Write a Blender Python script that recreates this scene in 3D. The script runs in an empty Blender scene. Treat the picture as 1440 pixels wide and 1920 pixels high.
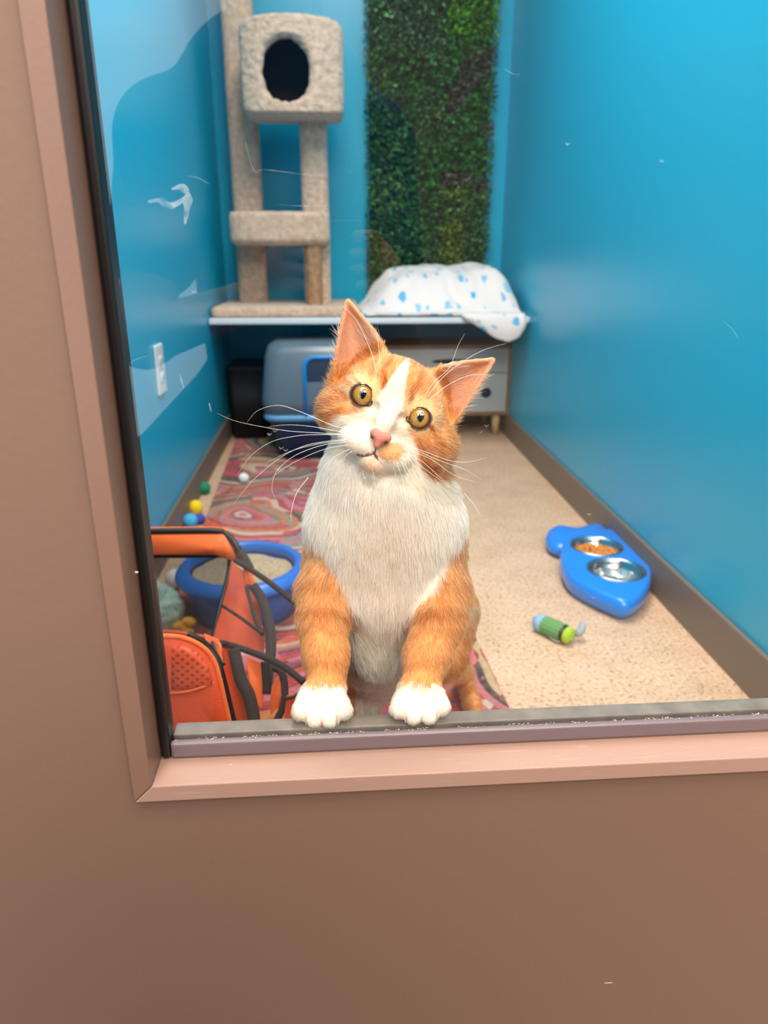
import bpy, bmesh, math, random
import numpy as np
from mathutils import Vector, Matrix
from mathutils.bvhtree import BVHTree
from mathutils import noise as mnoise
random.seed(7); RNG = np.random.default_rng(11)
S = bpy.context.scene
COL = S.collection
R_ = math.radians
# ---------------------------------------------------------------- camera
FPX = 1331.0; CAMH = .68; PITCH = R_(19.6); YAW = R_(4.05)
cF = np.array([math.sin(YAW)*math.cos(PITCH), math.cos(YAW)*math.cos(PITCH), -math.sin(PITCH)])
cR = np.array([math.cos(YAW), -math.sin(YAW), 0.]); cU = np.cross(cR, cF); cC = np.array([0, 0, CAMH])
def ray(x, y): return cF + cR*(x-720)/FPX + cU*(960-y)/FPX
def atZ(x, y, z): d = ray(x, y); return Vector(cC + d*(z-CAMH)/d[2])
def atY(x, y, Y): d = ray(x, y); return Vector(cC + d*Y/d[1])
def atX(x, y, X): d = ray(x, y); return Vector(cC + d*X/d[0])
cam = bpy.data.cameras.new('camera'); camo = bpy.data.objects.new('camera', cam); COL.objects.link(camo)
cam.sensor_fit = 'VERTICAL'; cam.sensor_height = 9.8; cam.sensor_width = 7.35; cam.lens = FPX/1920*9.8
FURN = 320000
camo.matrix_world = Matrix(((cR[0], cU[0], -cF[0], 0), (cR[1], cU[1], -cF[1], 0), (cR[2], cU[2], -cF[2], CAMH), (0, 0, 0, 1)))
cam.clip_start = .01; cam.dof.use_dof = True; cam.dof.focus_distance = .50; cam.dof.aperture_fstop = 2.2
S.camera = camo
S.view_settings.view_transform = 'Standard'; S.view_settings.look = 'None'; S.view_settings.gamma = 1
S.view_settings.use_curve_mapping = False; S.view_settings.exposure = 0.0
# ---------------------------------------------------------------- materials
def lin(c):
    return tuple([(v/255/12.92 if v/255 <= .04045 else ((v/255+.055)/1.055)**2.4) for v in c[:3]] + [1])
MATS = {}
def mat(name, rgb=None, rough=.6, metal=0, spec=.5, bump=0, bscale=50, var=0, vscale=8, sheen=0, trans=0, coat=0, alpha=1):
    if name in MATS: return MATS[name]
    m = bpy.data.materials.new(name); m.use_nodes = True; nt = m.node_tree; b = nt.nodes['Principled BSDF']
    c = lin(rgb); b.inputs['Base Color'].default_value = c
    b.inputs['Roughness'].default_value = rough; b.inputs['Metallic'].default_value = metal
    b.inputs['Specular IOR Level'].default_value = spec
    b.inputs['Sheen Weight'].default_value = sheen; b.inputs['Coat Weight'].default_value = coat
    b.inputs['Transmission Weight'].default_value = trans; b.inputs['Alpha'].default_value = alpha
    tc = nt.nodes.new('ShaderNodeTexCoord')
    if bump:
        n = nt.nodes.new('ShaderNodeTexNoise'); n.inputs['Scale'].default_value = bscale; n.inputs['Detail'].default_value = 4
        nt.links.new(tc.outputs['Object'], n.inputs['Vector'])
        bp = nt.nodes.new('ShaderNodeBump'); bp.inputs['Strength'].default_value = bump; bp.inputs['Distance'].default_value = .002
        nt.links.new(n.outputs['Fac'], bp.inputs['Height']); nt.links.new(bp.outputs[0], b.inputs['Normal'])
    if var:
        n = nt.nodes.new('ShaderNodeTexNoise'); n.inputs['Scale'].default_value = vscale; n.inputs['Detail'].default_value = 5
        nt.links.new(tc.outputs['Object'], n.inputs['Vector'])
        r = nt.nodes.new('ShaderNodeValToRGB'); r.color_ramp.elements[0].position = .3; r.color_ramp.elements[1].position = .7
        r.color_ramp.elements[0].color = tuple([v*(1-var) for v in c[:3]]+[1]); r.color_ramp.elements[1].color = tuple([min(1, v*(1+var)) for v in c[:3]]+[1])
        nt.links.new(n.outputs['Fac'], r.inputs[0]); nt.links.new(r.outputs[0], b.inputs['Base Color'])
    MATS[name] = m; return m
def colmat(name, attr='Col', rough=.8, sheen=0):
    m = bpy.data.materials.new(name); m.use_nodes = True; nt = m.node_tree; b = nt.nodes['Principled BSDF']
    a = nt.nodes.new('ShaderNodeAttribute'); a.attribute_name = attr
    nt.links.new(a.outputs['Color'], b.inputs['Base Color']); b.inputs['Roughness'].default_value = rough
    b.inputs['Specular IOR Level'].default_value = .2; b.inputs['Sheen Weight'].default_value = sheen
    MATS[name] = m; return m
# ---------------------------------------------------------------- objects
def tag(o, label, cat, group=None, kind=None):
    if label: o['label'] = label
    if cat: o['category'] = cat
    if group: o['group'] = group
    if kind: o['kind'] = kind
    return o
def empty(name, label, cat, loc=(0, 0, 0), rz=0, group=None):
    o = bpy.data.objects.new(name, None); COL.objects.link(o); o.location = loc; o.rotation_euler = (0, 0, rz)
    o.empty_display_size = .05
    return tag(o, label, cat, group)
def put(name, bm_or_me, m, parent=None, smooth=True, world=True, label=None):
    """link as one mesh object; geometry given in world coordinates unless world is False"""
    if isinstance(bm_or_me, bmesh.types.BMesh):
        me = bpy.data.meshes.new(name); bmesh.ops.recalc_face_normals(bm_or_me, faces=bm_or_me.faces[:]); bm_or_me.to_mesh(me); bm_or_me.free()
    else: me = bm_or_me
    me.name = name
    for mm in (m if isinstance(m, (list, tuple)) else [m]): me.materials.append(mm)
    if smooth: me.polygons.foreach_set('use_smooth', [True]*len(me.polygons))
    o = bpy.data.objects.new(name, me); COL.objects.link(o)
    if parent is not None:
        o.parent = parent
        if world:
            bpy.context.view_layer.update()
            me.transform(parent.matrix_world.inverted())
    if label: o['label'] = label
    return o
def bev(o, w, seg=3, angle=35):
    b = o.modifiers.new('bevel', 'BEVEL'); b.width = w; b.segments = seg; b.limit_method = 'ANGLE'; b.angle_limit = R_(angle); b.harden_normals = False
    return o
def box(bm, x0, x1, y0, y1, z0, z1, mi=0):
    v = [bm.verts.new((x, y, z)) for x in (x0, x1) for y in (y0, y1) for z in (z0, z1)]
    for f in ((0, 1, 3, 2), (4, 6, 7, 5), (0, 4, 5, 1), (2, 3, 7, 6), (0, 2, 6, 4), (1, 5, 7, 3)):
        bm.faces.new([v[i] for i in f]).material_index = mi
    return v
def bx(x0, x1, y0, y1, z0, z1):
    bm = bmesh.new(); box(bm, x0, x1, y0, y1, z0, z1); return bm
def catmull(pts, n=8):
    P = [Vector(p) for p in pts]
    if len(P) < 3: return [P[0].lerp(P[-1], i/n) for i in range(n+1)]
    P = [P[0]*2-P[1]] + P + [P[-1]*2-P[-2]]; out = []
    for i in range(1, len(P)-2):
        for k in range(n):
            t = k/n; a, b, c, d = P[i-1:i+3]
            out.append(.5*((2*b)+(c-a)*t+(2*a-5*b+4*c-d)*t*t+(3*b-a-3*c+d)*t**3))
    out.append(P[-2]); return out
def tube(bm, pts, r, seg=8, n=8, flat=None, up=None, cap=True, smooth=True):
    """tube along pts; r scalar or list; flat=(w,h) makes an elliptical/ribbon section"""
    P = catmull(pts, n) if smooth else [Vector(p) for p in pts]
    N = len(P); rings = []
    if not hasattr(r, '__len__'): r = [r]*len(pts)
    prev = None
    for i, p in enumerate(P):
        t = (P[min(i+1, N-1)]-P[max(i-1, 0)]).normalized()
        if prev is None:
            a = Vector(up) if up else (Vector((0, 0, 1)) if abs(t.z) < .9 else Vector((1, 0, 0)))
        else: a = prev
        b = t.cross(a).normalized(); a = b.cross(t).normalized(); prev = a
        q = i/(N-1)*(len(r)-1); k = min(int(q), len(r)-2) if len(r) > 1 else 0
        rr = r[k]+(r[min(k+1, len(r)-1)]-r[k])*(q-k)
        w, h = (flat[0], flat[1]) if flat else (rr, rr)
        rings.append([bm.verts.new(p+b*math.cos(2*math.pi*j/seg)*w+a*math.sin(2*math.pi*j/seg)*h) for j in range(seg)])
    for i in range(N-1):
        for j in range(seg):
            bm.faces.new((rings[i][j], rings[i][(j+1) % seg], rings[i+1][(j+1) % seg], rings[i+1][j]))
    if cap: bm.faces.new(rings[0][::-1]); bm.faces.new(rings[-1])
def lathe(bm, prof, c, seg=48, sx=1, sy=1):
    rings = []
    for r, z in prof:
        if r < 1e-6: rings.append([bm.verts.new((c[0], c[1], c[2]+z))])
        else: rings.append([bm.verts.new((c[0]+sx*r*math.cos(2*math.pi*j/seg), c[1]+sy*r*math.sin(2*math.pi*j/seg), c[2]+z)) for j in range(seg)])
    for a, b in zip(rings, rings[1:]):
        for j in range(seg):
            k = (j+1) % seg
            if len(a) == 1 and len(b) == 1: continue
            if len(a) == 1: bm.faces.new((a[0], b[j], b[k]))
            elif len(b) == 1: bm.faces.new((a[j], a[k], b[0]))
            else: bm.faces.new((a[j], a[k], b[k], b[j]))
def prism(bm, poly, h):
    """closed ngon poly (3-D points) extruded by vector h"""
    a = [bm.verts.new(p) for p in poly]; b = [bm.verts.new(Vector(p)+Vector(h)) for p in poly]; n = len(poly)
    bm.faces.new(a); bm.faces.new(b[::-1])
    for i in range(n): bm.faces.new((a[i], b[i], b[(i+1) % n], a[(i+1) % n]))
def ellipsoid(bm, c, r, rot=None, u=20, v=14):
    M = Matrix.Translation(c) @ (rot.to_4x4() if rot else Matrix.Identity(4)) @ Matrix.Diagonal((*r, 1)); bmesh.ops.create_uvsphere(bm, u_segments=u, v_segments=v, radius=1, matrix=M)
def grid_mesh(P):
    """P: (n,m,3) array -> bmesh grid with UV-like order"""
    bm = bmesh.new(); n, m = P.shape[:2]
    V = [[bm.verts.new(P[i, j]) for j in range(m)] for i in range(n)]
    for i in range(n-1):
        for j in range(m-1): bm.faces.new((V[i][j], V[i+1][j], V[i+1][j+1], V[i][j+1]))
    return bm
def solid(o, t, off=0):
    s = o.modifiers.new('solidify', 'SOLIDIFY'); s.thickness = t; s.offset = off; return o
def sub(o, l=2):
    s = o.modifiers.new('subsurf', 'SUBSURF'); s.levels = l; s.render_levels = l; return o
def displace(bm, amp, scale, seed=0):
    bm.normal_update()
    for v in bm.verts:
        v.co += v.normal*amp*mnoise.noise(v.co*scale+Vector((seed, seed*1.7, 0)))
# ================================================================ SETTING
def rwx(y): return .672+(y-.42)*(.036/2.68)      # right wall runs slightly outwards
def lwx(y): return -.405-(y-.42)*(.025/2.68)
YB = 3.1; CEIL = 2.35; YW = .394; YG = .42
def paint(name, c1, rough, bump=.15):
    return mat(name, c1, rough=rough, bump=bump, bscale=160)
M_blue = paint('blue_gloss_paint', (0, 172, 208), .34, .03)
M_brown = paint('brown_wall_paint', (121, 93, 79), .6, .12)
M_trim = mat('brown_trim_paint', (128, 98, 83), rough=.36, bump=.08, bscale=300)
M_base = mat('baseboard_vinyl', (122, 104, 90), rough=.5)
M_floor = mat('speckled_floor', (222, 190, 156), rough=.45)
def floor_nodes(m):
    nt = m.node_tree; b = nt.nodes['Principled BSDF']; tc = nt.nodes.new('ShaderNodeTexCoord')
    n1 = nt.nodes.new('ShaderNodeTexNoise'); n1.inputs['Scale'].default_value = 140; n1.inputs['Detail'].default_value = 3
    n2 = nt.nodes.new('ShaderNodeTexNoise'); n2.inputs['Scale'].default_value = 12; n2.inputs['Detail'].default_value = 4
    v = nt.nodes.new('ShaderNodeTexVoronoi'); v.inputs['Scale'].default_value = 75; v.inputs['Randomness'].default_value = 1
    for n in (n1, n2, v): nt.links.new(tc.outputs['Object'], n.inputs['Vector'])
    r1 = nt.nodes.new('ShaderNodeValToRGB'); e = r1.color_ramp.elements
    e[0].position = .28; e[0].color = lin((166, 122, 92)); e[1].position = .62; e[1].color = lin((228, 192, 164))
    e2 = r1.color_ramp.elements.new(.42); e2.color = lin((210, 170, 140))
    nt.links.new(n1.outputs['Fac'], r1.inputs[0])
    r2 = nt.nodes.new('ShaderNodeValToRGB'); r2.color_ramp.elements[0].position = .10; r2.color_ramp.elements[0].color = (1, 1, 1, 1)
    r2.color_ramp.elements[1].position = .2; r2.color_ramp.elements[1].color = (0, 0, 0, 1)
    nt.links.new(v.outputs['Distance'], r2.inputs[0])
    wn = nt.nodes.new('ShaderNodeMath'); wn.operation = 'GREATER_THAN'; wn.inputs[1].default_value = .55
    sp = nt.nodes.new('ShaderNodeSeparateColor'); nt.links.new(v.outputs['Color'], sp.inputs[0]); nt.links.new(sp.outputs[0], wn.inputs[0])
    mu = nt.nodes.new('ShaderNodeMath'); mu.operation = 'MULTIPLY'; nt.links.new(r2.outputs[0], mu.inputs[0]); nt.links.new(wn.outputs[0], mu.inputs[1])
    mx = nt.nodes.new('ShaderNodeMix'); mx.data_type = 'RGBA'; nt.links.new(mu.outputs[0], mx.inputs[0]); nt.links.new(r1.outputs[0], mx.inputs[6]); mx.inputs[7].default_value = lin((132, 100, 74))
    m3 = nt.nodes.new('ShaderNodeMix'); m3.data_type = 'RGBA'; m3.blend_type = 'MULTIPLY'; m3.inputs[0].default_value = .5
    r3 = nt.nodes.new('ShaderNodeValToRGB'); r3.color_ramp.elements[0].position = .3; r3.color_ramp.elements[0].color = (.75, .68, .62, 1); r3.color_ramp.elements[1].position = .6; r3.color_ramp.elements[1].color = (1, 1, 1, 1)
    nt.links.new(n2.outputs['Fac'], r3.inputs[0]); nt.links.new(mx.outputs[2], m3.inputs[6]); nt.links.new(r3.outputs[0], m3.inputs[7])
    nt.links.new(m3.outputs[2], b.inputs['Base Color'])
floor_nodes(M_floor)
def struct(name, bm, m, label, smooth=False):
    o = put(name, bm, m, smooth=smooth); tag(o, label, name.split('_')[0] if name.split('_')[0] != 'trim' else 'trim', kind='structure'); return o
struct('floor', bx(-.6, .9, YW+.005, YB+.1, -.05, 0), M_floor, 'beige speckled terrazzo floor of the cat room')
def wallprism(x0, x1, t, z0, z1):
    bm = bmesh.new(); prism(bm, [(x0, .44, z0), (x1, YB, z0), (x1+t, YB, z0), (x0+t, .44, z0)], (0, 0, z1-z0)); return bm
struct('wall_right', wallprism(rwx(.44), rwx(YB), .06, 0, CEIL), M_blue, 'glossy turquoise blue side wall on the right')
struct('wall_left', wallprism(lwx(.44), lwx(YB), -.06, 0, CEIL), M_blue, 'glossy turquoise blue side wall on the left with an outlet')
struct('wall_back', bx(-.6, .9, YB, YB+.06, 0, CEIL), M_blue, 'turquoise blue end wall behind the cat tree and plant panel')
struct('ceiling', bx(-.6, .9, .44, YB+.06, CEIL, CEIL+.05), mat('ceiling_white', (225, 225, 220), rough=.9), 'white ceiling of the cat room')
def basep(x0, x1, t):
    bm = bmesh.new(); prism(bm, [(x0, .445, 0), (x1, YB-.002, 0), (x1+t, YB-.002, 0), (x0+t, .445, 0)], (0, 0, .088)); return bm
bev(struct('baseboard_right', basep(rwx(.445)-.001, rwx(YB)-.001, -.009), M_base, 'brown baseboard along the right wall'), .003)
bev(struct('baseboard_left', basep(lwx(.445)+.001, lwx(YB)+.001, .009), M_base, 'brown baseboard along the left wall'), .003)
bev(struct('baseboard_back', bx(lwx(YB)+.012, rwx(YB)-.012, YB-.01, YB-.001, 0, .088), M_base, 'brown baseboard at the foot of the end wall'), .003)
# front wall with the window opening
WL, WB, WT, WR = -.1255, .354, 1.75, .66
bm = bmesh.new()
box(bm, -2.2, WL-.004, YW, .438, 0, 2.8); box(bm, WL-.004, WR+.004, YW, .438, 0, WB-.004)
box(bm, WL-.004, WR+.004, YW, .438, WT+.004, 2.8); box(bm, WR+.004, 2.4, YW, .438, 0, 2.8)
struct('wall_front', bm, M_brown, 'brown painted wall around the viewing window')
# trim: face strip and return into the opening, mitred corners
def trim_side(a, b, inn, name, label):
    """a,b ends along the side (x,z) of the OUTER edge; inn (dx,dz) points to the opening"""
    pass
FW = .0125; YF = .388
def mitre(name, pts_out, pts_in, label):
    bm = bmesh.new()
    (ax, az), (bx_, bz) = pts_out; (cx, cz), (dx, dz) = pts_in
    A = bm.verts.new((ax, YW, az)); B = bm.verts.new((bx_, YW, bz)); A2 = bm.verts.new((ax, YF, az)); B2 = bm.verts.new((bx_, YF, bz))
    C2 = bm.verts.new((cx, YF, cz)); D2 = bm.verts.new((dx, YF, dz)); Cc = bm.verts.new((cx, YG+.004, cz)); D = bm.verts.new((dx, YG+.004, dz))
    E_ = bm.verts.new((ax, YG+.004, az)); F_ = bm.verts.new((bx_, YG+.004, bz))
    for f in ((A, B, B2, A2), (A2, B2, D2, C2), (C2, D2, D, Cc), (Cc, D, F_, E_), (E_, F_, B, A)): bm.faces.new(f)
    bm.faces.new((A, A2, C2, Cc, E_)); bm.faces.new((B, F_, D, D2, B2))
    o = struct(name, bm, M_trim, label); bev(o, .0008, 2); return o
g = .00025
mitre('trim_1', ((WL-FW, WB-FW+g), (WL-FW, WT+FW)), ((WL, WB+g), (WL, WT)), 'brown metal window frame, upright on the left')
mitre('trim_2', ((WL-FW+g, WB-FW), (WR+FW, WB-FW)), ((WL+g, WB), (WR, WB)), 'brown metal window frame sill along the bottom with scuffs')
mitre('trim_3', ((WR+FW, WB-FW+g), (WR+FW, WT+FW)), ((WR, WB+g), (WR, WT)), 'brown metal window frame, upright on the right')
mitre('trim_4', ((WL-FW+g, WT+FW), (WR+FW-g, WT+FW)), ((WL+g, WT), (WR-g, WT)), 'brown metal window frame along the top')
# sill: scuffs on brown paint, base lightened to paint in the highlight
def scuff_and_highlight(m):
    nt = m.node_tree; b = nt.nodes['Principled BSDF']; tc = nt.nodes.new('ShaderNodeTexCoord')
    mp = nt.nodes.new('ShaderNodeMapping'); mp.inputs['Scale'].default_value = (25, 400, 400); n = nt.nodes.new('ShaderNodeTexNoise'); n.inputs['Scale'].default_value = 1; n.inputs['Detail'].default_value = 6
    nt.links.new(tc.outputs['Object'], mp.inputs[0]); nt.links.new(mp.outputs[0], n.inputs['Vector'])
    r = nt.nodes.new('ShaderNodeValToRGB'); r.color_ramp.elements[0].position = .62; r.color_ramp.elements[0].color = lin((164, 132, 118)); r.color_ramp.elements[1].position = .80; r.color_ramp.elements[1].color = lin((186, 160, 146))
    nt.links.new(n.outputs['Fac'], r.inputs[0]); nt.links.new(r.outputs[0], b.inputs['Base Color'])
M_sill = M_trim.copy(); M_sill.name = 'scuffed_highlight_sill'; scuff_and_highlight(M_sill); bpy.data.objects['trim_2'].data.materials[0] = M_sill
# window: pane, gaskets, inner ledge
M_gask = mat('grey_vinyl_gasket', (110, 96, 102), rough=.35, bump=.1, bscale=400)
M_blk = mat('black_rubber', (14, 13, 15), rough=.4)
M_ledge = mat('dark_metal_ledge', (120, 110, 102), rough=.35, var=.25, vscale=60)
GZ = .3665
def glassmat():
    m = bpy.data.materials.new('window_glass'); m.use_nodes = True; nt = m.node_tree; nt.nodes.clear()
    o = nt.nodes.new('ShaderNodeOutputMaterial'); t = nt.nodes.new('ShaderNodeBsdfTransparent'); gl = nt.nodes.new('ShaderNodeBsdfGlossy'); gl.inputs['Roughness'].default_value = .0
    t.inputs[0].default_value = (.97, .985, .98, 1)
    fr = nt.nodes.new('ShaderNodeFresnel'); fr.inputs['IOR'].default_value = 1.65
    ge = nt.nodes.new('ShaderNodeNewGeometry'); im = nt.nodes.new('ShaderNodeMath'); im.operation = 'SUBTRACT'; im.inputs[0].default_value = 1; nt.links.new(ge.outputs['Backfacing'], im.inputs[1]); mm = nt.nodes.new('ShaderNodeMath'); mm.operation = 'MULTIPLY'; nt.links.new(fr.outputs[0], mm.inputs[0]); nt.links.new(im.outputs[0], mm.inputs[1]); mx = nt.nodes.new('ShaderNodeMixShader'); nt.links.new(mm.outputs[0], mx.inputs[0]); nt.links.new(t.outputs[0], mx.inputs[1]); nt.links.new(gl.outputs[0], mx.inputs[2]); nt.links.new(mx.outputs[0], o.inputs[0])
    MATS['glass'] = m; return m
win = put('window_1', bx(WL+.006, WR-.006, YG+.0005, YG+.0045, GZ-.006, WT-.006), glassmat(), smooth=False)
tag(win, 'large clear glass viewing pane with smudges and scratches', 'window', kind='structure')
bm = bx(WL+.0075, WR-.003, YG-.006, YG, WB+.0006, GZ+.0005); o = put('glazing_gasket', bm, M_gask, win, smooth=False, label='lilac grey vinyl strip along the sill'); bev(o, .0022, 3)
bm = bx(WL+.001, WL+.0075, YG-.006, YG+.012, WB+.001, WT-.001); o = put('glazing_gasket', bm, M_blk, win, smooth=False, label='black rubber strip beside the left upright'); bev(o, .002, 2)
bm = bx(WL+.0075, WR-.003, YG+.005, YG+.019, GZ-.012, GZ); o = put('inner_ledge', bm, M_ledge, win, smooth=False, label='grey dirty metal ledge inside the glass'); bev(o, .001, 2)
# dusty grit line along the gasket
bm = bmesh.new()
for i in range(520):
    x = random.uniform(WL+.01, .55); s = random.uniform(.0001, .0005)
    if mnoise.noise(Vector((x*60, 3, 1))) < -.15: continue
    z = GZ+.0005+s*.3; yy = YG-.0015+random.uniform(-.0012, .0012)
    ellipsoid(bm, (x, yy, z), (s*random.uniform(1, 2.5), s*.5, s*.5), u=5, v=4)
put('grit', bm, mat('grit_white', (205, 196, 180), rough=.9), win, label='line of pale dust and grit')['kind'] = 'stuff'
# smudges, scratches and dust stuck on the glass
M_sm = bpy.data.materials.new('dried_smudge'); M_sm.use_nodes = True
nt = M_sm.node_tree; bb = nt.nodes['Principled BSDF']; bb.inputs['Base Color'].default_value = (.85, .9, .95, 1); bb.inputs['Roughness'].default_value = .8
tc = nt.nodes.new('ShaderNodeTexCoord'); nn = nt.nodes.new('ShaderNodeTexNoise'); nn.inputs['Scale'].default_value = 220; nn.inputs['Detail'].default_value = 3; rr = nt.nodes.new('ShaderNodeMapRange'); rr.inputs[1].default_value = .3; rr.inputs[2].default_value = .75; rr.inputs[3].default_value = .03; rr.inputs[4].default_value = .30
nt.links.new(tc.outputs['Object'], nn.inputs['Vector']); nt.links.new(nn.outputs['Fac'], rr.inputs[0]); nt.links.new(rr.outputs[0], bb.inputs['Alpha'])
bm = bmesh.new()
def smear(pts, w):
    P = catmull([atY(x, y, YG) for x, y in pts], 6)
    N = len(P); L = []; Rr = []
    for i, p in enumerate(P):
        t = (P[min(i+1, N-1)]-P[max(i-1, 0)]).normalized(); nrm = Vector((-t.z, 0, t.x)); ww = w*(.25+.75*math.sin(math.pi*min(1, (i+.3)/N)))*(.75+.5*mnoise.noise(p*300))
        L.append(bm.verts.new(p+nrm*ww)); Rr.append(bm.verts.new(p-nrm*ww))
    for i in range(N-1): bm.faces.new((L[i], Rr[i], Rr[i+1], L[i+1]))
smear([(278, 378), (300, 376), (318, 386), (338, 378), (352, 366)], .0022)
smear([(322, 354), (340, 352), (352, 364), (350, 395), (347, 420)], .0026)
smear([(336, 700), (345, 728)], .0007); smear([(392, 755), (396, 772)], .0008)
for p in [(505, 812), (515, 806), (527, 838), (535, 842), (900, 808), (912, 796), (412, 1008), (1112, 1118), (1030, 1122), (1105, 962), (1240, 300), (1064, 268), (363, 545)]:
    smear([(p[0]-4, p[1]), (p[0], p[1]+3), (p[0]+5, p[1])], .0005)
for a in [[(455, 240), (466, 290), (478, 322), (492, 318), (530, 322), (580, 328), (617, 328)], [(524, 384), (560, 386), (620, 386)], [(655, 320), (658, 326)], [(1352, 600), (1372, 616), (1385, 636)], [(350, 330), (370, 333), (392, 345)], [(940, 125), (960, 138), (975, 140)], [(235, 690), (255, 674), (282, 666)]]:
    smear(a, .00018)
o = put('smudge', bm, M_sm, win, smooth=False, label='whitish dried smears and hairline scratches'); o.data.transform(Matrix.Translation((0, -.0002, 0)))
# nicks and hairs on the brown wall: shallow chips
bm = bmesh.new()
for (x, y, sx, sz) in [(432, 1434, .0013, .0004), (256, 1073, .0012, .0007), (1141, 1843, .004, .0002)]:
    p = atY(x, y, YW-.0003 if x != 432 else .405)
    if x == 432: p = atZ(x, y, WB+.0002)
    ellipsoid(bm, p, (sx, .0003, sz), u=8, v=5)
put('paint_chip', bm, mat('chip', (214, 186, 160), rough=.8), win, label='pale chips in the brown paint')
# outlet
OY, OZ = 1.75, .432; OX = lwx(OY)
t = empty('wall_outlet', 'white electrical outlet plate on the left blue wall', 'outlet', (OX, OY, OZ))
o = put('cover_plate', bx(OX+.0005, OX+.007, OY-.036, OY+.036, OZ-.058, OZ+.058), mat('white_plastic', (226, 228, 228), rough=.35), t, smooth=False); bev(o, .003)
for dz in (-.02, .02):
    bm = bmesh.new(); ellipsoid(bm, (OX+.006, OY, OZ+dz), (.004, .017, .015)); put('socket', bm, MATS['white_plastic'], t)
bm = bmesh.new()
for dz in (-.02, .02):
    for dy in (-.006, .006): box(bm, OX+.0095, OX+.0103, OY+dy-.0012, OY+dy+.0012, OZ+dz-.004, OZ+dz+.005)
ellipsoid(bm, (OX+.0075, OY, OZ), (.001, .003, .003)); put('slot', bm, M_blk, t, smooth=False)
# ================================================================ SHELF + THINGS ON IT
ZS = .488; SY = 2.55
bm = bmesh.new()
prof = []
for i in range(25):
    x = lwx(2.7)+.004+(rwx(2.7)-lwx(2.7)-.008)*i/24; u = i/12-1; prof.append((x, SY-.012*(1-u*u), ZS-.02))
poly = prof+[(rwx(3.09)-.016, 3.09, ZS-.02), (lwx(3.09)+.012, 3.09, ZS-.02)]
prism(bm, poly, (0, 0, .02))
sh = put('wall_shelf', bm, mat('white_laminate', (222, 226, 232), rough=.3), smooth=False); bev(sh, .004)
tag(sh, 'long white shelf board spanning between the blue walls', 'shelf')
for x in (-.415, .665+.02):
    pass
M_carpet = mat('beige_carpet', (214, 178, 154), rough=.95, bump=1.0, bscale=260, var=.22, vscale=55, sheen=.3)
def fuzz(o, amp=.0035, scale=90):
    s = sub(o, 3); s.modifiers['subsurf'].subdivision_type = 'SIMPLE'
    tx = bpy.data.textures.new('fuzz', 'CLOUDS'); tx.noise_scale = 1/scale; tx.noise_depth = 2
    d = o.modifiers.new('fuzz', 'DISPLACE'); d.texture = tx; d.strength = amp; d.mid_level = .5; d.texture_coords = 'GLOBAL'; return o
ct = empty('cat_tree', 'tall beige carpeted cat tree with cubby house, tray and base standing on the white shelf', 'cat tree', (-.17, 2.82, ZS))
def px(x, Y, y=300): return atY(x, y, Y).x
def pz(y, Y, x=540): return atY(x, y, Y).z
def rbox(x0, x1, y0, y1, z0, z1, r=.015, cuts=6):
    bm = bx(x0, x1, y0, y1, z0, z1)
    bmesh.ops.bevel(bm, geom=bm.edges[:]+bm.verts[:], offset=r, segments=3, profile=.5, affect='EDGES')
    bmesh.ops.subdivide_edges(bm, edges=[e for e in bm.edges if e.calc_length() > .05], cuts=cuts, use_grid_fill=True)
    return bm
# base
bm = rbox(-.416, .097, 2.58, 3.06, ZS+.001, ZS+.036, .012, 8); fuzz(put('carpeted_base', bm, M_carpet, ct), .006)
Yp = 2.87
def post(name, xa, xb, ya, yb, z0, z1, m):
    bm = bmesh.new(); n = 24; seg = 20; cx = (xa+xb)/2; cy = (ya+yb)/2; rings = []
    for i in range(n+1):
        z = z0+(z1-z0)*i/n
        rings.append([bm.verts.new((cx+(xb-xa)/2*math.copysign(abs(math.cos(a))**.6, math.cos(a)), cy+(yb-ya)/2*math.copysign(abs(math.sin(a))**.6, math.sin(a)), z)) for a in [2*math.pi*j/seg for j in range(seg)]])
    for i in range(n):
        for j in range(seg): bm.faces.new((rings[i][j], rings[i][(j+1) % seg], rings[i+1][(j+1) % seg], rings[i+1][j]))
    bm.faces.new(rings[0][::-1]); bm.faces.new(rings[-1])
    o = put(name, bm, m, ct); 
    return o
xl0, xl1 = px(436, Yp, 400), px(492, Yp, 400)
s_ = post('post', xl0, xl1, Yp, Yp+.1, ZS+.03, 2.1, M_carpet); fuzz(s_, .006); 
hz_bottom = pz(211, 2.60); xr0, xr1 = px(566, 2.74, 400), px(617, 2.74, 400)
s_ = post('post', xr0, xr1, 2.74, 2.84, ZS+.03, hz_bottom+.004, M_carpet); fuzz(s_, .006)
# sisal post
sx0, sx1 = px(573, 2.68, 520), px(604, 2.68, 520); zt = pz(452, 2.68)
bm = bmesh.new(); r0 = (sx1-sx0)/2; prof = []
nz = 34
for i in range(nz*4+1):
    z = (zt-ZS-.03)*i/(nz*4); prof.append((r0*(1+.05*math.cos(2*math.pi*i/4)), z))
lathe(bm, [(0, 0)]+prof+[(0, zt-ZS-.03)], ((sx0+sx1)/2, 2.68+r0, ZS+.03), seg=24)
put('sisal_post', bm, mat('sisal_rope', (184, 140, 104), rough=.9, bump=.8, bscale=300, var=.25, vscale=60), ct)
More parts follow.
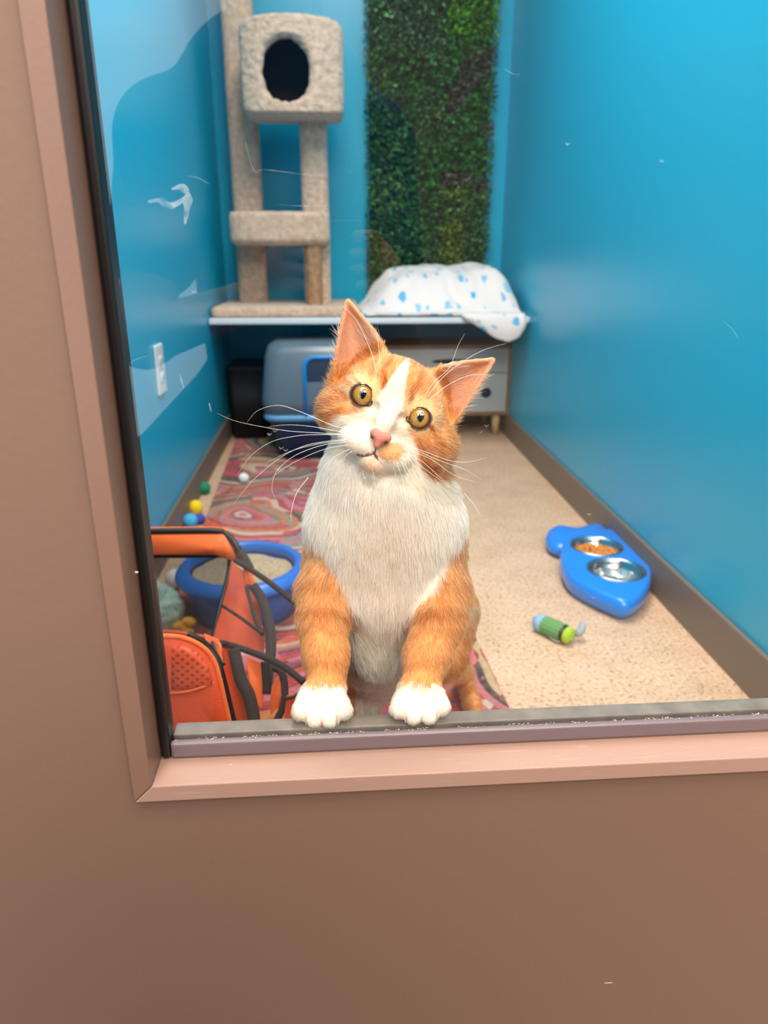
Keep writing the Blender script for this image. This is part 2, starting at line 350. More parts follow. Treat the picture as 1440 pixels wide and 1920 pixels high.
# tray (half-round platform with raised carpeted side)
def ushape(cx, hw, y0, y1, n=28):
    """outline: straight back, rounded front corners"""
    P = []
    r = min(hw*.55, (y1-y0)*.6)
    for i in range(n+1):
        a = math.pi/2*i/n; P.append((cx-hw+r-r*math.cos(a), y0+.5*r-.5*r*math.sin(a)+0*r))
    for i in range(n+1):
        a = math.pi/2*(1-i/n); P.append((cx+hw-r+r*math.cos(a), y0+.5*r-.5*r*math.sin(a)))
    P += [(cx+hw, y1), (cx-hw, y1)]
    return P
def ring_shell(name, outline, z0, z1, t, rb):
    bm = bmesh.new(); prism(bm, [(x, y, z0) for x, y in outline], (0, 0, z1-z0))
    return bm
ty = 2.66
tx0, tx1 = px(428, ty, 430), px(618, ty, 430); tz0, tz1 = pz(459, ty), pz(396, ty)
ol = ushape((tx0+tx1)/2, (tx1-tx0)/2, ty, ty+.33)
bm = bmesh.new(); cxm = (tx0+tx1)/2; cym = ty+.17
ls = []
for (k, z) in ((.9, tz0), (1, tz0+.012), (1, tz1-.01), (.97, tz1), (.90, tz1-.003), (.88, tz1-.03), (.0, tz1-.032)):
    ls.append([bm.verts.new((cxm+(x-cxm)*k, cym+(y-cym)*k, z)) for x, y in ol] if k else None)
for a, b in zip(ls[:-2], ls[1:-1]):
    n = len(a)
    for j in range(n): bm.faces.new((a[j], a[(j+1) % n], b[(j+1) % n], b[j]))
bm.faces.new(ls[0][::-1]); bm.faces.new(ls[-2])
fuzz(put('tray', bm, M_carpet, ct), .005)
# cubby house: shell with bulged front, hole and dark interior
hy = 2.60; hx0, hx1 = px(446, hy, 120), px(645, hy, 120); hz0, hz1 = pz(211, hy), pz(29, hy)
hc = (hx0+hx1)/2; hw = (hx1-hx0)/2; hzc = (hz0+hz1)/2; hh = (hz1-hz0)/2
ocx, ocz, orx, orz = px(536, hy, 130), pz(130, hy), (px(580, hy, 130)-px(491, hy, 130))/2, (pz(70, hy)-pz(191, hy))/2
bm = bmesh.new()
def front_y(x, z):
    u = (x-hc)/hw; return hy+.045*abs(u)**3.0
# front: polar grid from the hole outline to the outer square outline
NA = 96; NR = 10; rings = []
for k in range(NR+1):
    ring = []
    for j in range(NA):
        a = 2*math.pi*j/NA; c, s = math.cos(a), math.sin(a)
        wob = 1+.06*mnoise.noise(Vector((c*2.2, s*2.2, 5)))+(.05 if s < -.5 else 0)*mnoise.noise(Vector((c*6, 1, 3)))
        ix, iz = ocx+orx*c*wob, ocz+orz*s*wob
        q = 1/((abs(c)**16+abs(s)**16)**(1/16)); ox, oz = hc+hw*c*q, hzc+hh*s*q
        if oz > hzc: oz += .012*(1-((ox-hc)/hw)**2)
        t_ = k/NR; x = ix+(ox-ix)*t_; z = iz+(oz-iz)*t_
        yy = front_y(x, z)+(.018*(1-t_*5)**2 if t_ < .2 else 0)+(.012*((t_-.9)/.1)**2 if t_ > .9 else 0)
        ring.append(bm.verts.new((x, yy, z)))
    rings.append(ring)
# go back along the side and close; inward lip through the hole
def shifted(ring, dy, k=1, absy=None):
    return [bm.verts.new((hc+(v.co.x-hc)*k, (absy if absy is not None else v.co.y+dy), hzc+(v.co.z-hzc)*k)) for v in ring]
b1 = shifted(rings[-1], .03, 1.0); b2 = shifted(rings[-1], 0, 1.0, hy+.14); b3 = shifted(rings[-1], 0, 1.0, hy+.23); b4 = shifted(rings[-1], 0, .93, hy+.25)
inn = shifted(rings[0], .02)
i2 = [bm.verts.new((hc+(v.co.x-hc)*.90, hy+.06, hzc+(v.co.z-hzc)*.90)) for v in rings[-1]]
i3 = [bm.verts.new((v.co.x, hy+.21, v.co.z)) for v in i2]
seq = [i3, i2, inn]+rings+[b1, b2, b3, b4]
for a, b in zip(seq, seq[1:]):
    for j in range(NA): bm.faces.new((a[j], a[(j+1) % NA], b[(j+1) % NA], b[j]))
bm.faces.new(b4); bm.faces.new(i3[::-1])
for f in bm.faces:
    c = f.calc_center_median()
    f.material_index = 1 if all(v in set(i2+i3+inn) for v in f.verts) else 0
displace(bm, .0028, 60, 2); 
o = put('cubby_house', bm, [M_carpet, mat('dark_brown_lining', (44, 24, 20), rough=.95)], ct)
tx = bpy.data.textures.new('fuzz', 'CLOUDS'); tx.noise_scale = .012; sub(o, 2); d = o.modifiers.new('fuzz', 'DISPLACE'); d.texture = tx; d.strength = .005; d.texture_coords = 'GLOBAL'
# ---------------- plant wall
px0, px1 = .152, .636
t = empty('artificial_hedge_panel', 'tall green artificial boxwood hedge panel on the end wall above the shelf', 'plant wall', ((px0+px1)/2, YB, .5))
put('backing_board', bx(px0+.01, px1-.01, YB-.02, YB-.001, ZS+.004, 2.25), mat('dark_green_mesh', (16, 24, 14), rough=.9), t, smooth=False)
verts = []; faces = []; cols = []
def leaf(c, d, up, L, W, col):
    n = d.cross(up).normalized(); i = len(verts); t2 = n.cross(d).normalized()
    for (a, b, h) in ((0, 0, 0), (.35, .5, .08), (.75, .42, .02), (1, 0, -.12), (.75, -.42, .02), (.35, -.5, .08), (.5, 0, -.02)):
        verts.append(c+d*L*a+n*W*b+t2*L*h)
    for f in ((0, 1, 6), (1, 2, 6), (2, 3, 6), (3, 4, 6), (4, 5, 6), (5, 0, 6)): faces.append(tuple(i+k for k in f)); 
    cols.extend([col]*7)
for k in range(23000):
    x = random.uniform(px0-.004, px1+.004); z = random.uniform(ZS+.004, 2.25); dp = random.random()**.7
    if mnoise.noise(Vector((x*14, z*14, 2))) > .32 and random.random() < .6: dp *= .5
    c = Vector((x, YB-.02-.05*dp, z)); d = Vector((random.gauss(0, .8), random.gauss(-.75, .4), random.gauss(.15, .8))).normalized()
    up = Vector((random.gauss(0, 1), random.gauss(-.5, 1), random.gauss(.3, 1)))
    n = mnoise.noise(Vector((x*7, z*7, 9))); n2 = mnoise.noise(Vector((x*4+5, z*3, 1)))
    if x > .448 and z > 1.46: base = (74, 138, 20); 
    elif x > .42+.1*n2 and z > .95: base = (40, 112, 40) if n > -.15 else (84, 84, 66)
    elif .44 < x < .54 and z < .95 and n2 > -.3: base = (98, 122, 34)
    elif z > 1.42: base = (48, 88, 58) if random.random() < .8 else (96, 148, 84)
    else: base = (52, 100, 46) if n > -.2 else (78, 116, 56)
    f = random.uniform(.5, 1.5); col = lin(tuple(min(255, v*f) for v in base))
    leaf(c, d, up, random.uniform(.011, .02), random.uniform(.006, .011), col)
me = bpy.data.meshes.new('foliage'); me.from_pydata(verts, [], faces)
ca = me.color_attributes.new('Col', 'FLOAT_COLOR', 'POINT'); ca.data.foreach_set('color', np.array(cols, dtype=np.float32).ravel())
m = colmat('boxwood_leaves', rough=.4); m.node_tree.nodes['Principled BSDF'].inputs['Specular IOR Level'].default_value = .5
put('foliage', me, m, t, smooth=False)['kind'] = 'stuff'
# ---------------- blanket
def spotmat():
    m = mat('spotted_fleece', (236, 234, 234), rough=.95, sheen=.4, bump=.4, bscale=180); nt = m.node_tree; b = nt.nodes['Principled BSDF']
    uv = nt.nodes.new('ShaderNodeUVMap'); uv.uv_map = 'UVMap'
    v = nt.nodes.new('ShaderNodeTexVoronoi'); v.inputs['Scale'].default_value = 11; v.inputs['Randomness'].default_value = .75; v.voronoi_dimensions = '2D'
    no = nt.nodes.new('ShaderNodeTexNoise'); no.inputs['Scale'].default_value = 55; no.noise_dimensions = '2D'
    ad = nt.nodes.new('ShaderNodeMath'); ad.operation = 'MULTIPLY_ADD'; ad.inputs[1].default_value = .34; 
    nt.links.new(uv.outputs[0], v.inputs['Vector']); nt.links.new(uv.outputs[0], no.inputs['Vector']); nt.links.new(no.outputs['Fac'], ad.inputs[0]); nt.links.new(v.outputs['Distance'], ad.inputs[2])
    sp = nt.nodes.new('ShaderNodeSeparateColor'); nt.links.new(v.outputs['Color'], sp.inputs[0])
    th = nt.nodes.new('ShaderNodeMath'); th.operation = 'MULTIPLY_ADD'; th.inputs[1].default_value = .16; th.inputs[2].default_value = .25; nt.links.new(sp.outputs[0], th.inputs[0])
    lt = nt.nodes.new('ShaderNodeMath'); lt.operation = 'LESS_THAN'; nt.links.new(ad.outputs[0], lt.inputs[0]); nt.links.new(th.outputs[0], lt.inputs[1])
    c2 = nt.nodes.new('ShaderNodeMix'); c2.data_type = 'RGBA'; nt.links.new(sp.outputs[1], c2.inputs[0]); c2.inputs[6].default_value = lin((70, 175, 225)); c2.inputs[7].default_value = lin((160, 205, 228))
    mx = nt.nodes.new('ShaderNodeMix'); mx.data_type = 'RGBA'; nt.links.new(lt.outputs[0], mx.inputs[0]); mx.inputs[6].default_value = lin((244, 228, 224)); nt.links.new(c2.outputs[2], mx.inputs[7]); nt.links.new(mx.outputs[2], b.inputs['Base Color'])
    return m
NI, NJ = 90, 70; X0, X1 = .106, .672; P = np.zeros((NI, NJ, 3))
def interp(x, xs, ys): return float(np.interp(x, xs, ys))
for i in range(NI):
    x = X0+(X1-X0)*i/(NI-1); u = i/(NI-1)
    hgt = interp(u, [0, .06, .12, .2, .3, .5, .75, .88, .95, 1], [.004, .03, .085, .13, .148, .150, .160, .165, .13, .07])
    hang = interp(u, [0, .62, .7, .82, .9, .96, 1], [0, 0, .03, .075, .088, .075, .03])
    for j in range(NJ):
        t_ = j/(NJ-1)
        xo = x
        if t_ < .25: q = t_/.25; y = 3.005-.065*q; z = ZS+.006+hgt*math.sin(q*math.pi/2)
        elif t_ < .5: q = (t_-.25)/.25; y = 2.94-.16*q; z = ZS+.006+hgt*(1-.06*q)
        elif t_ < .78: q = (t_-.5)/.28; y = 2.78-.215*q; z = ZS+.006+hgt*(.94*(1-q*q*(3-2*q)))
        elif t_ < .84: q = (t_-.78)/.06; y = 2.565-(.042*q if hang > 0 else .012*q); z = ZS+.007
        else:
            q = (t_-.84)/.16; y = 2.523 if hang > 0 else 2.553-.003*q; z = ZS+.007-hang*q; xo = x+.012*q*(u-.8)
            y -= .008*math.sin(q*3)*(hang > 0)
        fold = mnoise.noise(Vector((x*9, t_*5, 1)))*.022+mnoise.noise(Vector((x*24, t_*11, 4)))*.008
        k = min(1, hgt/.05)*(1 if .05 < t_ < .76 else .15)
        z += fold*k*(.5+.5*math.sin(math.pi*min(1, t_/.8))); y += mnoise.noise(Vector((x*11, t_*6, 7)))*.016*k
        # round swag fold near the middle right
        dd = math.hypot((u-.66)/.1, (t_-.60)/.1)
        if .7 < dd < 1.4: y += .014*(1-abs(dd-1.05)/.35)*k
        P[i, j] = (min(xo, rwx(y)-.006), min(y, 3.015), max(z, ZS+.005) if y > 2.555 else z)
bm = grid_mesh(P); uvl = bm.loops.layers.uv.new('UVMap')
idx = {v: k for k, v in enumerate(bm.verts)}
bm.verts.index_update()
for f in bm.faces:
    for l in f.loops: ii, jj = divmod(l.vert.index, NJ); l[uvl].uv = (ii/NI*.95, jj/NJ*.85)
o = put('fleece_blanket', bm, spotmat()); solid(o, .008, 1); sub(o, 1)
tag(o, 'white fleece blanket with blue paw spots bunched on the shelf and hanging over its edge', 'blanket')
# ================================================================ UNDER THE SHELF
# cabinet
Yc = 2.80; cx0, cx1 = px(705, Yc, 700), px(958, Yc, 700); cz0, cz1 = pz(779, Yc, 850), pz(648, Yc, 850)
M_wood = mat('walnut_edge', (150, 104, 74), rough=.5, var=.25, vscale=30)
M_cw = mat('pale_grey_front', (186, 188, 188), rough=.4)
t = empty('low_cabinet', 'low white and walnut cabinet on pale tapered legs under the shelf', 'cabinet', ((cx0+cx1)/2, 2.92, 0))
bm = bmesh.new(); th = .011
box(bm, cx0, cx1, Yc, YB-.012, cz1-th, cz1); box(bm, cx0, cx1, Yc, YB-.012, cz0, cz0+th)
box(bm, cx0, cx0+th, Yc, YB-.012, cz0+th, cz1-th); box(bm, cx1-th, cx1, Yc, YB-.012, cz0+th, cz1-th); box(bm, cx0+th, cx1-th, YB-.03, YB-.012, cz0+th, cz1-th)
put('carcass', bm, M_wood, t, smooth=False)
zm = pz(700, Yc, 850)
hx, hz = px(912, Yc, 737), pz(737, Yc, 912)
def plate_hole(x0, x1, z0, z1, hx, hz, rx, rz, y0, y1, n=32):
    bm = bmesh.new(); sd = []
    O = []; I = []
    for j in range(n):
        a = 2*math.pi*(j+.5)/n; c, s = math.cos(a), math.sin(a); I.append((hx+rx*c, hz+rz*s))
        k = min(((x1-hx) if c > 0 else (hx-x0))/abs(c) if abs(c) > 1e-6 else 9, ((z1-hz) if s > 0 else (hz-z0))/abs(s) if abs(s) > 1e-6 else 9); O.append((hx+c*k, hz+s*k))
    fo = [bm.verts.new((x, y0, z)) for x, z in O]; fi = [bm.verts.new((x, y0, z)) for x, z in I]; bi = [bm.verts.new((x, y1, z)) for x, z in I]
    for a, b in ((fo, fi), (fi, bi)):
        for j in range(n): bm.faces.new((a[j], a[(j+1) % n], b[(j+1) % n], b[j]))
    for cx_, cz_ in ((x0, z0), (x0, z1), (x1, z0), (x1, z1)):
        j = min(range(n), key=lambda q: -((O[q][0] < hx) == (cx_ < hx) and (O[q][1] < hz) == (cz_ < hz)) * 10 + 0)
        best = None
        for j in range(n):
            p, q = O[j], O[(j+1) % n]
            if (abs(p[0]-cx_) < 1e-6 and abs(q[1]-cz_) < 1e-6) or (abs(q[0]-cx_) < 1e-6 and abs(p[1]-cz_) < 1e-6): best = j
        if best is not None: bm.faces.new((fo[best], fo[(best+1) % n], bm.verts.new((cx_, y0, cz_))))
    return bm
bm = plate_hole(cx0+th+.002, cx1-th-.002, cz0+th+.002, zm-.0015, hx, hz, .021, .021, Yc+.002, Yc+.014)
d1 = put('drawer', bm, M_cw, t, smooth=False); 
bm = bmesh.new(); lathe(bm, [(.021, 0), (.0212, .001), (0, .0012)], (0, 0, 0), 24); bm.transform(Matrix.Translation((hx, Yc+.0135, hz)) @ Matrix.Rotation(R_(90), 4, 'X'))
put('finger_hole', bm, mat('dark_blue_recess', (8, 30, 62), rough=.6), d1)
bm = plate_hole(cx0+th+.002, cx1-th-.002, zm+.0015, cz1-th-.002, px(845, Yc, 678), pz(678, Yc, 845), .075, .010, Yc+.002, Yc+.014)
d2 = put('drawer', bm, M_cw, t, smooth=False)
put('slot_recess', bx(px(845, Yc, 678)-.078, px(845, Yc, 678)+.078, Yc+.0145, Yc+.02, pz(678, Yc, 845)-.012, pz(678, Yc, 845)+.012), mat('dark_recess', (26, 30, 34), rough=.7), d2, smooth=False)
M_lw = mat('pale_beech', (202, 170, 124), rough=.5)
for (lx, ly) in ((cx1-.045, Yc+.03), (cx0+.045, Yc+.03), (cx1-.045, YB-.06), (cx0+.045, YB-.06)):
    bm = bmesh.new(); lathe(bm, [(0, 0), (.012, 0), (.019, cz0), (0, cz0)], (lx, ly, 0), 18)
    put('leg', bm, M_lw, t)
# hooded litter box
t = empty('hooded_litter_box', 'covered litter box with grey translucent hood and bright blue door rim under the shelf', 'litter box', (-.05, 2.6, 0))
M_hood = mat('smoky_blue_plastic', (96, 112, 126), rough=.25)
M_lbb = mat('litter_base_blue', (14, 62, 104), rough=.4)
def rrect(x0, x1, y0, y1, r, z, n=6):
    P = []
    for cx_, cy_, a0 in ((x1-r, y0+r, -90), (x1-r, y1-r, 0), (x0+r, y1-r, 90), (x0+r, y0+r, 180)):
        for k in range(n+1): a = R_(a0+90*k/n); P.append((cx_+r*math.cos(a), cy_+r*math.sin(a), z))
    return P
def loft(rings, cap0=True, cap1=True):
    bm = bmesh.new(); V = [[bm.verts.new(p) for p in r] for r in rings]; n = len(V[0])
    for a, b in zip(V, V[1:]):
        for j in range(n): bm.faces.new((a[j], a[(j+1) % n], b[(j+1) % n], b[j]))
    if cap0: bm.faces.new(V[0][::-1])
    if cap1: bm.faces.new(V[-1])
    return bm
LY0, LY1 = 2.42, 2.785; hx0_, hx1_ = px(490, 2.45, 720), px(722, 2.45, 720)
zr = pz(786, 2.42, 540)
put('base_tray', loft([rrect(hx0_+.055, hx1_-.055, LY0+.05, LY1-.03, .04, .0072), rrect(hx0_+.02, hx1_-.02, LY0+.015, LY1-.01, .05, zr-.02), rrect(hx0_+.01, hx1_-.01, LY0+.005, LY1-.005, .05, zr-.002)]), M_lbb, t)
o = put('rim', loft([rrect(hx0_+.006, hx1_-.006, LY0, LY1, .055, zr-.01), rrect(hx0_, hx1_, LY0-.006, LY1, .055, zr), rrect(hx0_+.004, hx1_-.004, LY0, LY1, .055, zr+.012)]), mat('pale_blue_rim', (96, 160, 206), rough=.3), t)
zt_ = pz(642, 2.47, 560)
put('hood', loft([rrect(hx0_+.002, hx1_-.002, LY0+.002, LY1, .055, zr+.006), rrect(hx0_-.004, hx1_+.004, LY0+.004, LY1, .055, zr+.06), rrect(hx0_+.012, hx1_-.012, LY0+.022, LY1-.01, .06, zt_-.045), rrect(hx0_+.024, hx1_-.024, LY0+.035, LY1-.03, .06, zt_-.012), rrect(hx0_+.05, hx1_-.05, LY0+.06, LY1-.05, .05, zt_)]), M_hood, t)
# door: blue arch rim over a dark opening
dx0, dx1 = px(572, 2.43, 730), px(668, 2.43, 730); dzt, dzb = pz(670, 2.44, 600), zr+.012
arch = []; r = .035
for (cx_, a0, a1) in ((dx0+r, 180, 90), (dx1-r, 90, 0)):
    for k in range(7): a = R_(a0+(a1-a0)*k/6); arch.append((cx_+r*math.cos(a), dzt-r+r*math.sin(a)))
def hood_y(z): return LY0+.0035+.0*z+max(0, (z-zr-.06)/(zt_-.045-zr-.06))*.0185
full = [(dx0, dzb)]+arch+[(dx1, dzb)]
bm = bmesh.new(); tube(bm, [(x, hood_y(z)-.004, z) for x, z in full], .0065, 8, smooth=False); put('door_rim', bm, mat('bright_blue_rim', (0, 140, 225), rough=.3), t)
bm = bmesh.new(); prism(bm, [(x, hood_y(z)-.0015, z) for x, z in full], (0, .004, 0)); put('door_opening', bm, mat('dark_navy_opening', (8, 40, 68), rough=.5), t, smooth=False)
# dark storage crate in the corner
t = empty('storage_bin', 'black storage bin standing in the dark far left corner under the shelf', 'bin', (-.33, 2.9, 0))
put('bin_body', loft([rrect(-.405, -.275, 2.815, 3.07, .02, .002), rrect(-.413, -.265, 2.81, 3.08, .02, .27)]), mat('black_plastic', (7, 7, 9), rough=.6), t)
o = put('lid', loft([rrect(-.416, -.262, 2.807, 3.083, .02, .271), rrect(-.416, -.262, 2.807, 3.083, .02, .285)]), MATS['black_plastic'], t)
# ================================================================ FLOOR THINGS
def rugmat():
    m = mat('chindi_braid', (150, 60, 60), rough=.95, sheen=.2); nt = m.node_tree; b = nt.nodes['Principled BSDF']; L = nt.links.new
    tc = nt.nodes.new('ShaderNodeTexCoord'); N = nt.nodes.new
    wz = N('ShaderNodeTexNoise'); wz.inputs['Scale'].default_value = 3.5; wz.inputs['Detail'].default_value = 1
    sc = N('ShaderNodeVectorMath'); sc.operation = 'MULTIPLY_ADD'; sc.inputs[1].default_value = (.34, .34, 0)
    mp = N('ShaderNodeMapping'); mp.inputs['Scale'].default_value = (1.15, 1.5, 1); mp.inputs['Location'].default_value = (.12, -.02, 0)
    L(tc.outputs['Object'], mp.inputs[0]); L(tc.outputs['Object'], wz.inputs['Vector']); L(wz.outputs['Color'], sc.inputs[0]); L(mp.outputs[0], sc.inputs[2])
    v = N('ShaderNodeTexVoronoi'); v.voronoi_dimensions = '2D'; v.inputs['Scale'].default_value = 1.75; v.inputs['Randomness'].default_value = .7; L(sc.outputs[0], v.inputs['Vector'])
    mu = N('ShaderNodeMath'); mu.operation = 'MULTIPLY'; mu.inputs[1].default_value = 27; L(v.outputs['Distance'], mu.inputs[0])
    fl = N('ShaderNodeMath'); fl.operation = 'FLOOR'; L(mu.outputs[0], fl.inputs[0])
    fr = N('ShaderNodeMath'); fr.operation = 'FRACT'; L(mu.outputs[0], fr.inputs[0])
    sp = N('ShaderNodeSeparateColor'); L(v.outputs['Color'], sp.inputs[0])
    # strand changes along its length
    ln = N('ShaderNodeTexNoise'); ln.inputs['Scale'].default_value = 5; L(tc.outputs['Object'], ln.inputs['Vector'])
    lm = N('ShaderNodeMath'); lm.operation = 'MULTIPLY'; lm.inputs[1].default_value = 7; L(ln.outputs['Fac'], lm.inputs[0]); lf = N('ShaderNodeMath'); lf.operation = 'FLOOR'; L(lm.outputs[0], lf.inputs[0])
    cb = N('ShaderNodeCombineXYZ'); L(fl.outputs[0], cb.inputs[0]); L(sp.outputs[0], cb.inputs[1]); L(lf.outputs[0], cb.inputs[2])
    wn = N('ShaderNodeTexWhiteNoise'); wn.noise_dimensions = '3D'; L(cb.outputs[0], wn.inputs['Vector'])
    r = N('ShaderNodeValToRGB'); r.color_ramp.interpolation = 'CONSTANT'
    pal = [tuple(int(q*.90) for q in p_) for p_ in [(168, 22, 34), (224, 78, 40), (200, 40, 66), (226, 110, 130), (52, 40, 44), (168, 60, 92), (214, 178, 130), (126, 118, 84), (222, 120, 56), (150, 148, 146), (196, 40, 44), (232, 196, 176), (110, 40, 56), (210, 110, 120)]]
    e = r.color_ramp.elements
    e[0].position = 0; e[0].color = lin(pal[0]); e[1].position = 1/len(pal); e[1].color = lin(pal[1])
    for i in range(2, len(pal)): q = e.new(i/len(pal)); q.color = lin(pal[i])
    L(wn.outputs['Value'], r.inputs[0])
    # flecks
    fn = N('ShaderNodeTexNoise'); fn.inputs['Scale'].default_value = 95; fn.inputs['Detail'].default_value = 2; L(tc.outputs['Object'], fn.inputs['Vector'])
    r2 = N('ShaderNodeValToRGB'); r2.color_ramp.elements[0].position = .42; r2.color_ramp.elements[0].color = lin((92, 60, 60)); r2.color_ramp.elements[1].position = .6; r2.color_ramp.elements[1].color = lin((226, 150, 120))
    L(fn.outputs['Fac'], r2.inputs[0])
    mx = N('ShaderNodeMix'); mx.data_type = 'RGBA'; mx.inputs[0].default_value = .14; L(r.outputs[0], mx.inputs[6]); L(r2.outputs[0], mx.inputs[7]); L(mx.outputs[2], b.inputs['Base Color'])
    # rounded strands
    pp = N('ShaderNodeMath'); pp.operation = 'PINGPONG'; pp.inputs[1].default_value = .5; L(fr.outputs[0], pp.inputs[0])
    ad = N('ShaderNodeMath'); ad.operation = 'ADD'; L(pp.outputs[0], ad.inputs[0]); L(fn.outputs['Fac'], ad.inputs[1])
    bp = N('ShaderNodeBump'); bp.inputs['Strength'].default_value = .9; bp.inputs['Distance'].default_value = .006; L(ad.outputs[0], bp.inputs['Height']); L(bp.outputs[0], b.inputs['Normal'])
    return m
bm = bmesh.new(); prism(bm, [(-.318, .50, .0005), (-.393, 2.80, .0005), (.184, 2.72, .0005), (.290, .50, .0005)], (0, 0, .006))
o = put('braided_rug', bm, rugmat(), smooth=False); bev(o, .003); tag(o, 'long multicoloured braided rag rug with swirling red, pink and orange bands', 'rug')
# small balls
def crinkle(name, x, y, r, rgb, label, z0=0):
    p = atZ(x, y, r+z0); bm = bmesh.new(); bmesh.ops.create_uvsphere(bm, u_segments=28, v_segments=18, radius=r)
    for v in bm.verts: v.co *= 1+.05*mnoise.noise(v.co*260)-.03*(abs(v.co.z/r) < .07)
    bm.transform(Matrix.Rotation(random.random()*3, 4, 'X') @ Matrix.Rotation(random.random()*3, 4, 'Y'))
    for v in bm.verts: v.co += Vector((p.x, p.y, r+z0))
    o = put(name, bm, mat('ball_%s' % label.split()[1], rgb, rough=.75, bump=.6, bscale=400)); tag(o, label, 'ball', 'small cat toy balls on the floor'); return o
crinkle('toy_ball', 383, 915, .0195, (10, 132, 92), 'small green cat toy ball against the left baseboard')
crinkle('toy_ball', 367, 951, .0205, (246, 208, 20), 'small yellow cat toy ball near the left baseboard')
crinkle('toy_ball', 357, 976, .0195, (70, 172, 226), 'small light-blue cat toy ball in front of the yellow ball')
crinkle('toy_ball', 375, 973, .0150, (72, 70, 160), 'small purple cat toy ball beside the light-blue one')
crinkle('toy_ball', 457, 896, .0165, (238, 238, 238), 'small white cat toy ball lying on the rag rug', .0065)
crinkle('toy_ball', 329, 1085, .0215, (236, 232, 246), 'large white cat toy ball left of the blue litter pan')
# litter pan
lp = Vector((-.190, 1.318, .007)); M_lp = mat('cobalt_blue_plastic', (44, 108, 196), rough=.3)
t = empty('litter_pan', 'open round cobalt blue litter pan with a wide rim behind the orange carrier', 'litter pan', lp)
bm = bmesh.new(); lathe(bm, [(0, .001), (.098, .001), (.104, .006), (.118, .072), (.119, .078), (.109, .080), (.106, .074), (.098, .012), (0, .011)], lp, 64); put('pan_body', bm, M_lp, t)
bm = bmesh.new(); lathe(bm, [(.117, .079), (.129, .079), (.1325, .084), (.130, .091), (.120, .101), (.108, .1035), (.1035, .100), (.1030, .082), (.106, .079)], lp, 64); 
put('sifting_rim', bm, M_lp, t)
bm = bmesh.new(); n = 40; rings = []
for k in range(16):
    r = .1012*k/15; rings.append([bm.verts.new((lp.x+r*math.cos(2*math.pi*j/n), lp.y+r*math.sin(2*math.pi*j/n), .086+.006*mnoise.noise(Vector((r*math.cos(2*math.pi*j/n)*30, r*math.sin(2*math.pi*j/n)*30, 1))))) for j in range(n)] if k else [bm.verts.new((lp.x, lp.y, .087))])
for a, b in zip(rings, rings[1:]):
    for j in range(n):
        if len(a) == 1: bm.faces.new((a[0], b[j], b[(j+1) % n]))
        else: bm.faces.new((a[j], a[(j+1) % n], b[(j+1) % n], b[j]))
o = put('cat_litter', bm, mat('grey_brown_litter', (184, 158, 128), rough=.95, bump=1, bscale=500, var=.35, vscale=220)); tag(o, 'grey-brown gravelly cat litter filling the cobalt blue pan', 'litter', kind='stuff')
# plush bird
c0 = atZ(322, 1142, .045)+Vector((-.010, -.012, .007)); M_mint = mat('mint_chenille', (176, 206, 186), rough=.95, bump=1, bscale=220, sheen=.5); M_yel = mat('yellow_felt', (238, 170, 36), rough=.9)
t = empty('plush_bird', 'mint green chenille plush bird with yellow-orange feet behind the carrier mesh', 'plush toy', (c0.x, c0.y, 0))
bm = bmesh.new(); ellipsoid(bm, (c0.x-.012, c0.y, .05), (.048, .05, .047), u=48, v=32); ellipsoid(bm, (c0.x-.02, c0.y-.01, .085), (.03, .03, .03), u=40, v=26)
displace(bm, .007, 130, 3); put('plush_body', bm, M_mint, t)
bm = bmesh.new()
for (a, b, h) in ((.030, -.030, .030), (.050, -.034, .040), (.046, -.040, .022)): ellipsoid(bm, (c0.x+a, c0.y+b, h), (.014, .010, .010))
ellipsoid(bm, (c0.x+.040, c0.y-.034, .03), (.012, .012, .013)); put('foot', bm, M_yel, t)
bm = bmesh.new(); ellipsoid(bm, (c0.x+.062, c0.y-.05, .011), (.030, .014, .010), u=24, v=14); put('felt_tail', bm, mat('dusty_blue_felt', (96, 150, 190), rough=.9), t)
# double bowl shaped like a fish
M_bw = mat('sky_blue_plastic', (14, 132, 236), rough=.28, coat=.3)
ZT = .050
outl = [(1049, 1042), (1058, 1020), (1082, 1006), (1118, 998), (1160, 1003), (1190, 1020), (1211, 1046), (1222, 1080), (1216, 1110), (1198, 1132), (1172, 1142), (1138, 1130), (1100, 1112), (1068, 1092), (1052, 1068)]
OP = [atZ(x, y+0, .034) for x, y in outl]; OPs = catmull(OP+[OP[0]], 6)[:-1]
cc = sum((Vector(p) for p in OPs), Vector())/len(OPs)
bowl = empty('double_cat_bowl', 'sky-blue fish-shaped double feeding dish with two steel bowls by the right baseboard', 'feeding dish', (cc.x, cc.y, 0))
b1c = atZ(1118, 1024, ZT); b2c = atZ(1155, 1068, ZT)
print('bowl centres', b1c, b2c, 'outline', OPs[0], cc)
br = (atZ(1163, 1024, ZT).x-atZ(1068, 1024, ZT).x)/2*1.0; br2 = (atZ(1207, 1068, ZT).x-atZ(1101, 1068, ZT).x)/2
bm = bmesh.new(); V = []
for z, k in ((.003, .90), (.005, .93), (.020, .985), (.034, 1.0), (.044, .975), (.0485, .945), (ZT, .90)):
    V.append([bm.verts.new((cc.x+(p.x-cc.x)*k, cc.y+(p.y-cc.y)*k, z)) for p in OPs])
n = len(OPs)
for a, b in zip(V, V[1:]):
    for j in range(n): bm.faces.new((a[j], a[(j+1) % n], b[(j+1) % n], b[j]))
bm.faces.new(V[0][::-1])
holes = []
for c, r in ((b1c, br), (b2c, br2)):
    hv = [bm.verts.new((c.x+r*.96*math.cos(2*math.pi*j/32), c.y+r*.96*math.sin(2*math.pi*j/32), ZT)) for j in range(32)]
    holes += [bm.edges.new((hv[j], hv[(j+1) % 32])) for j in range(32)]
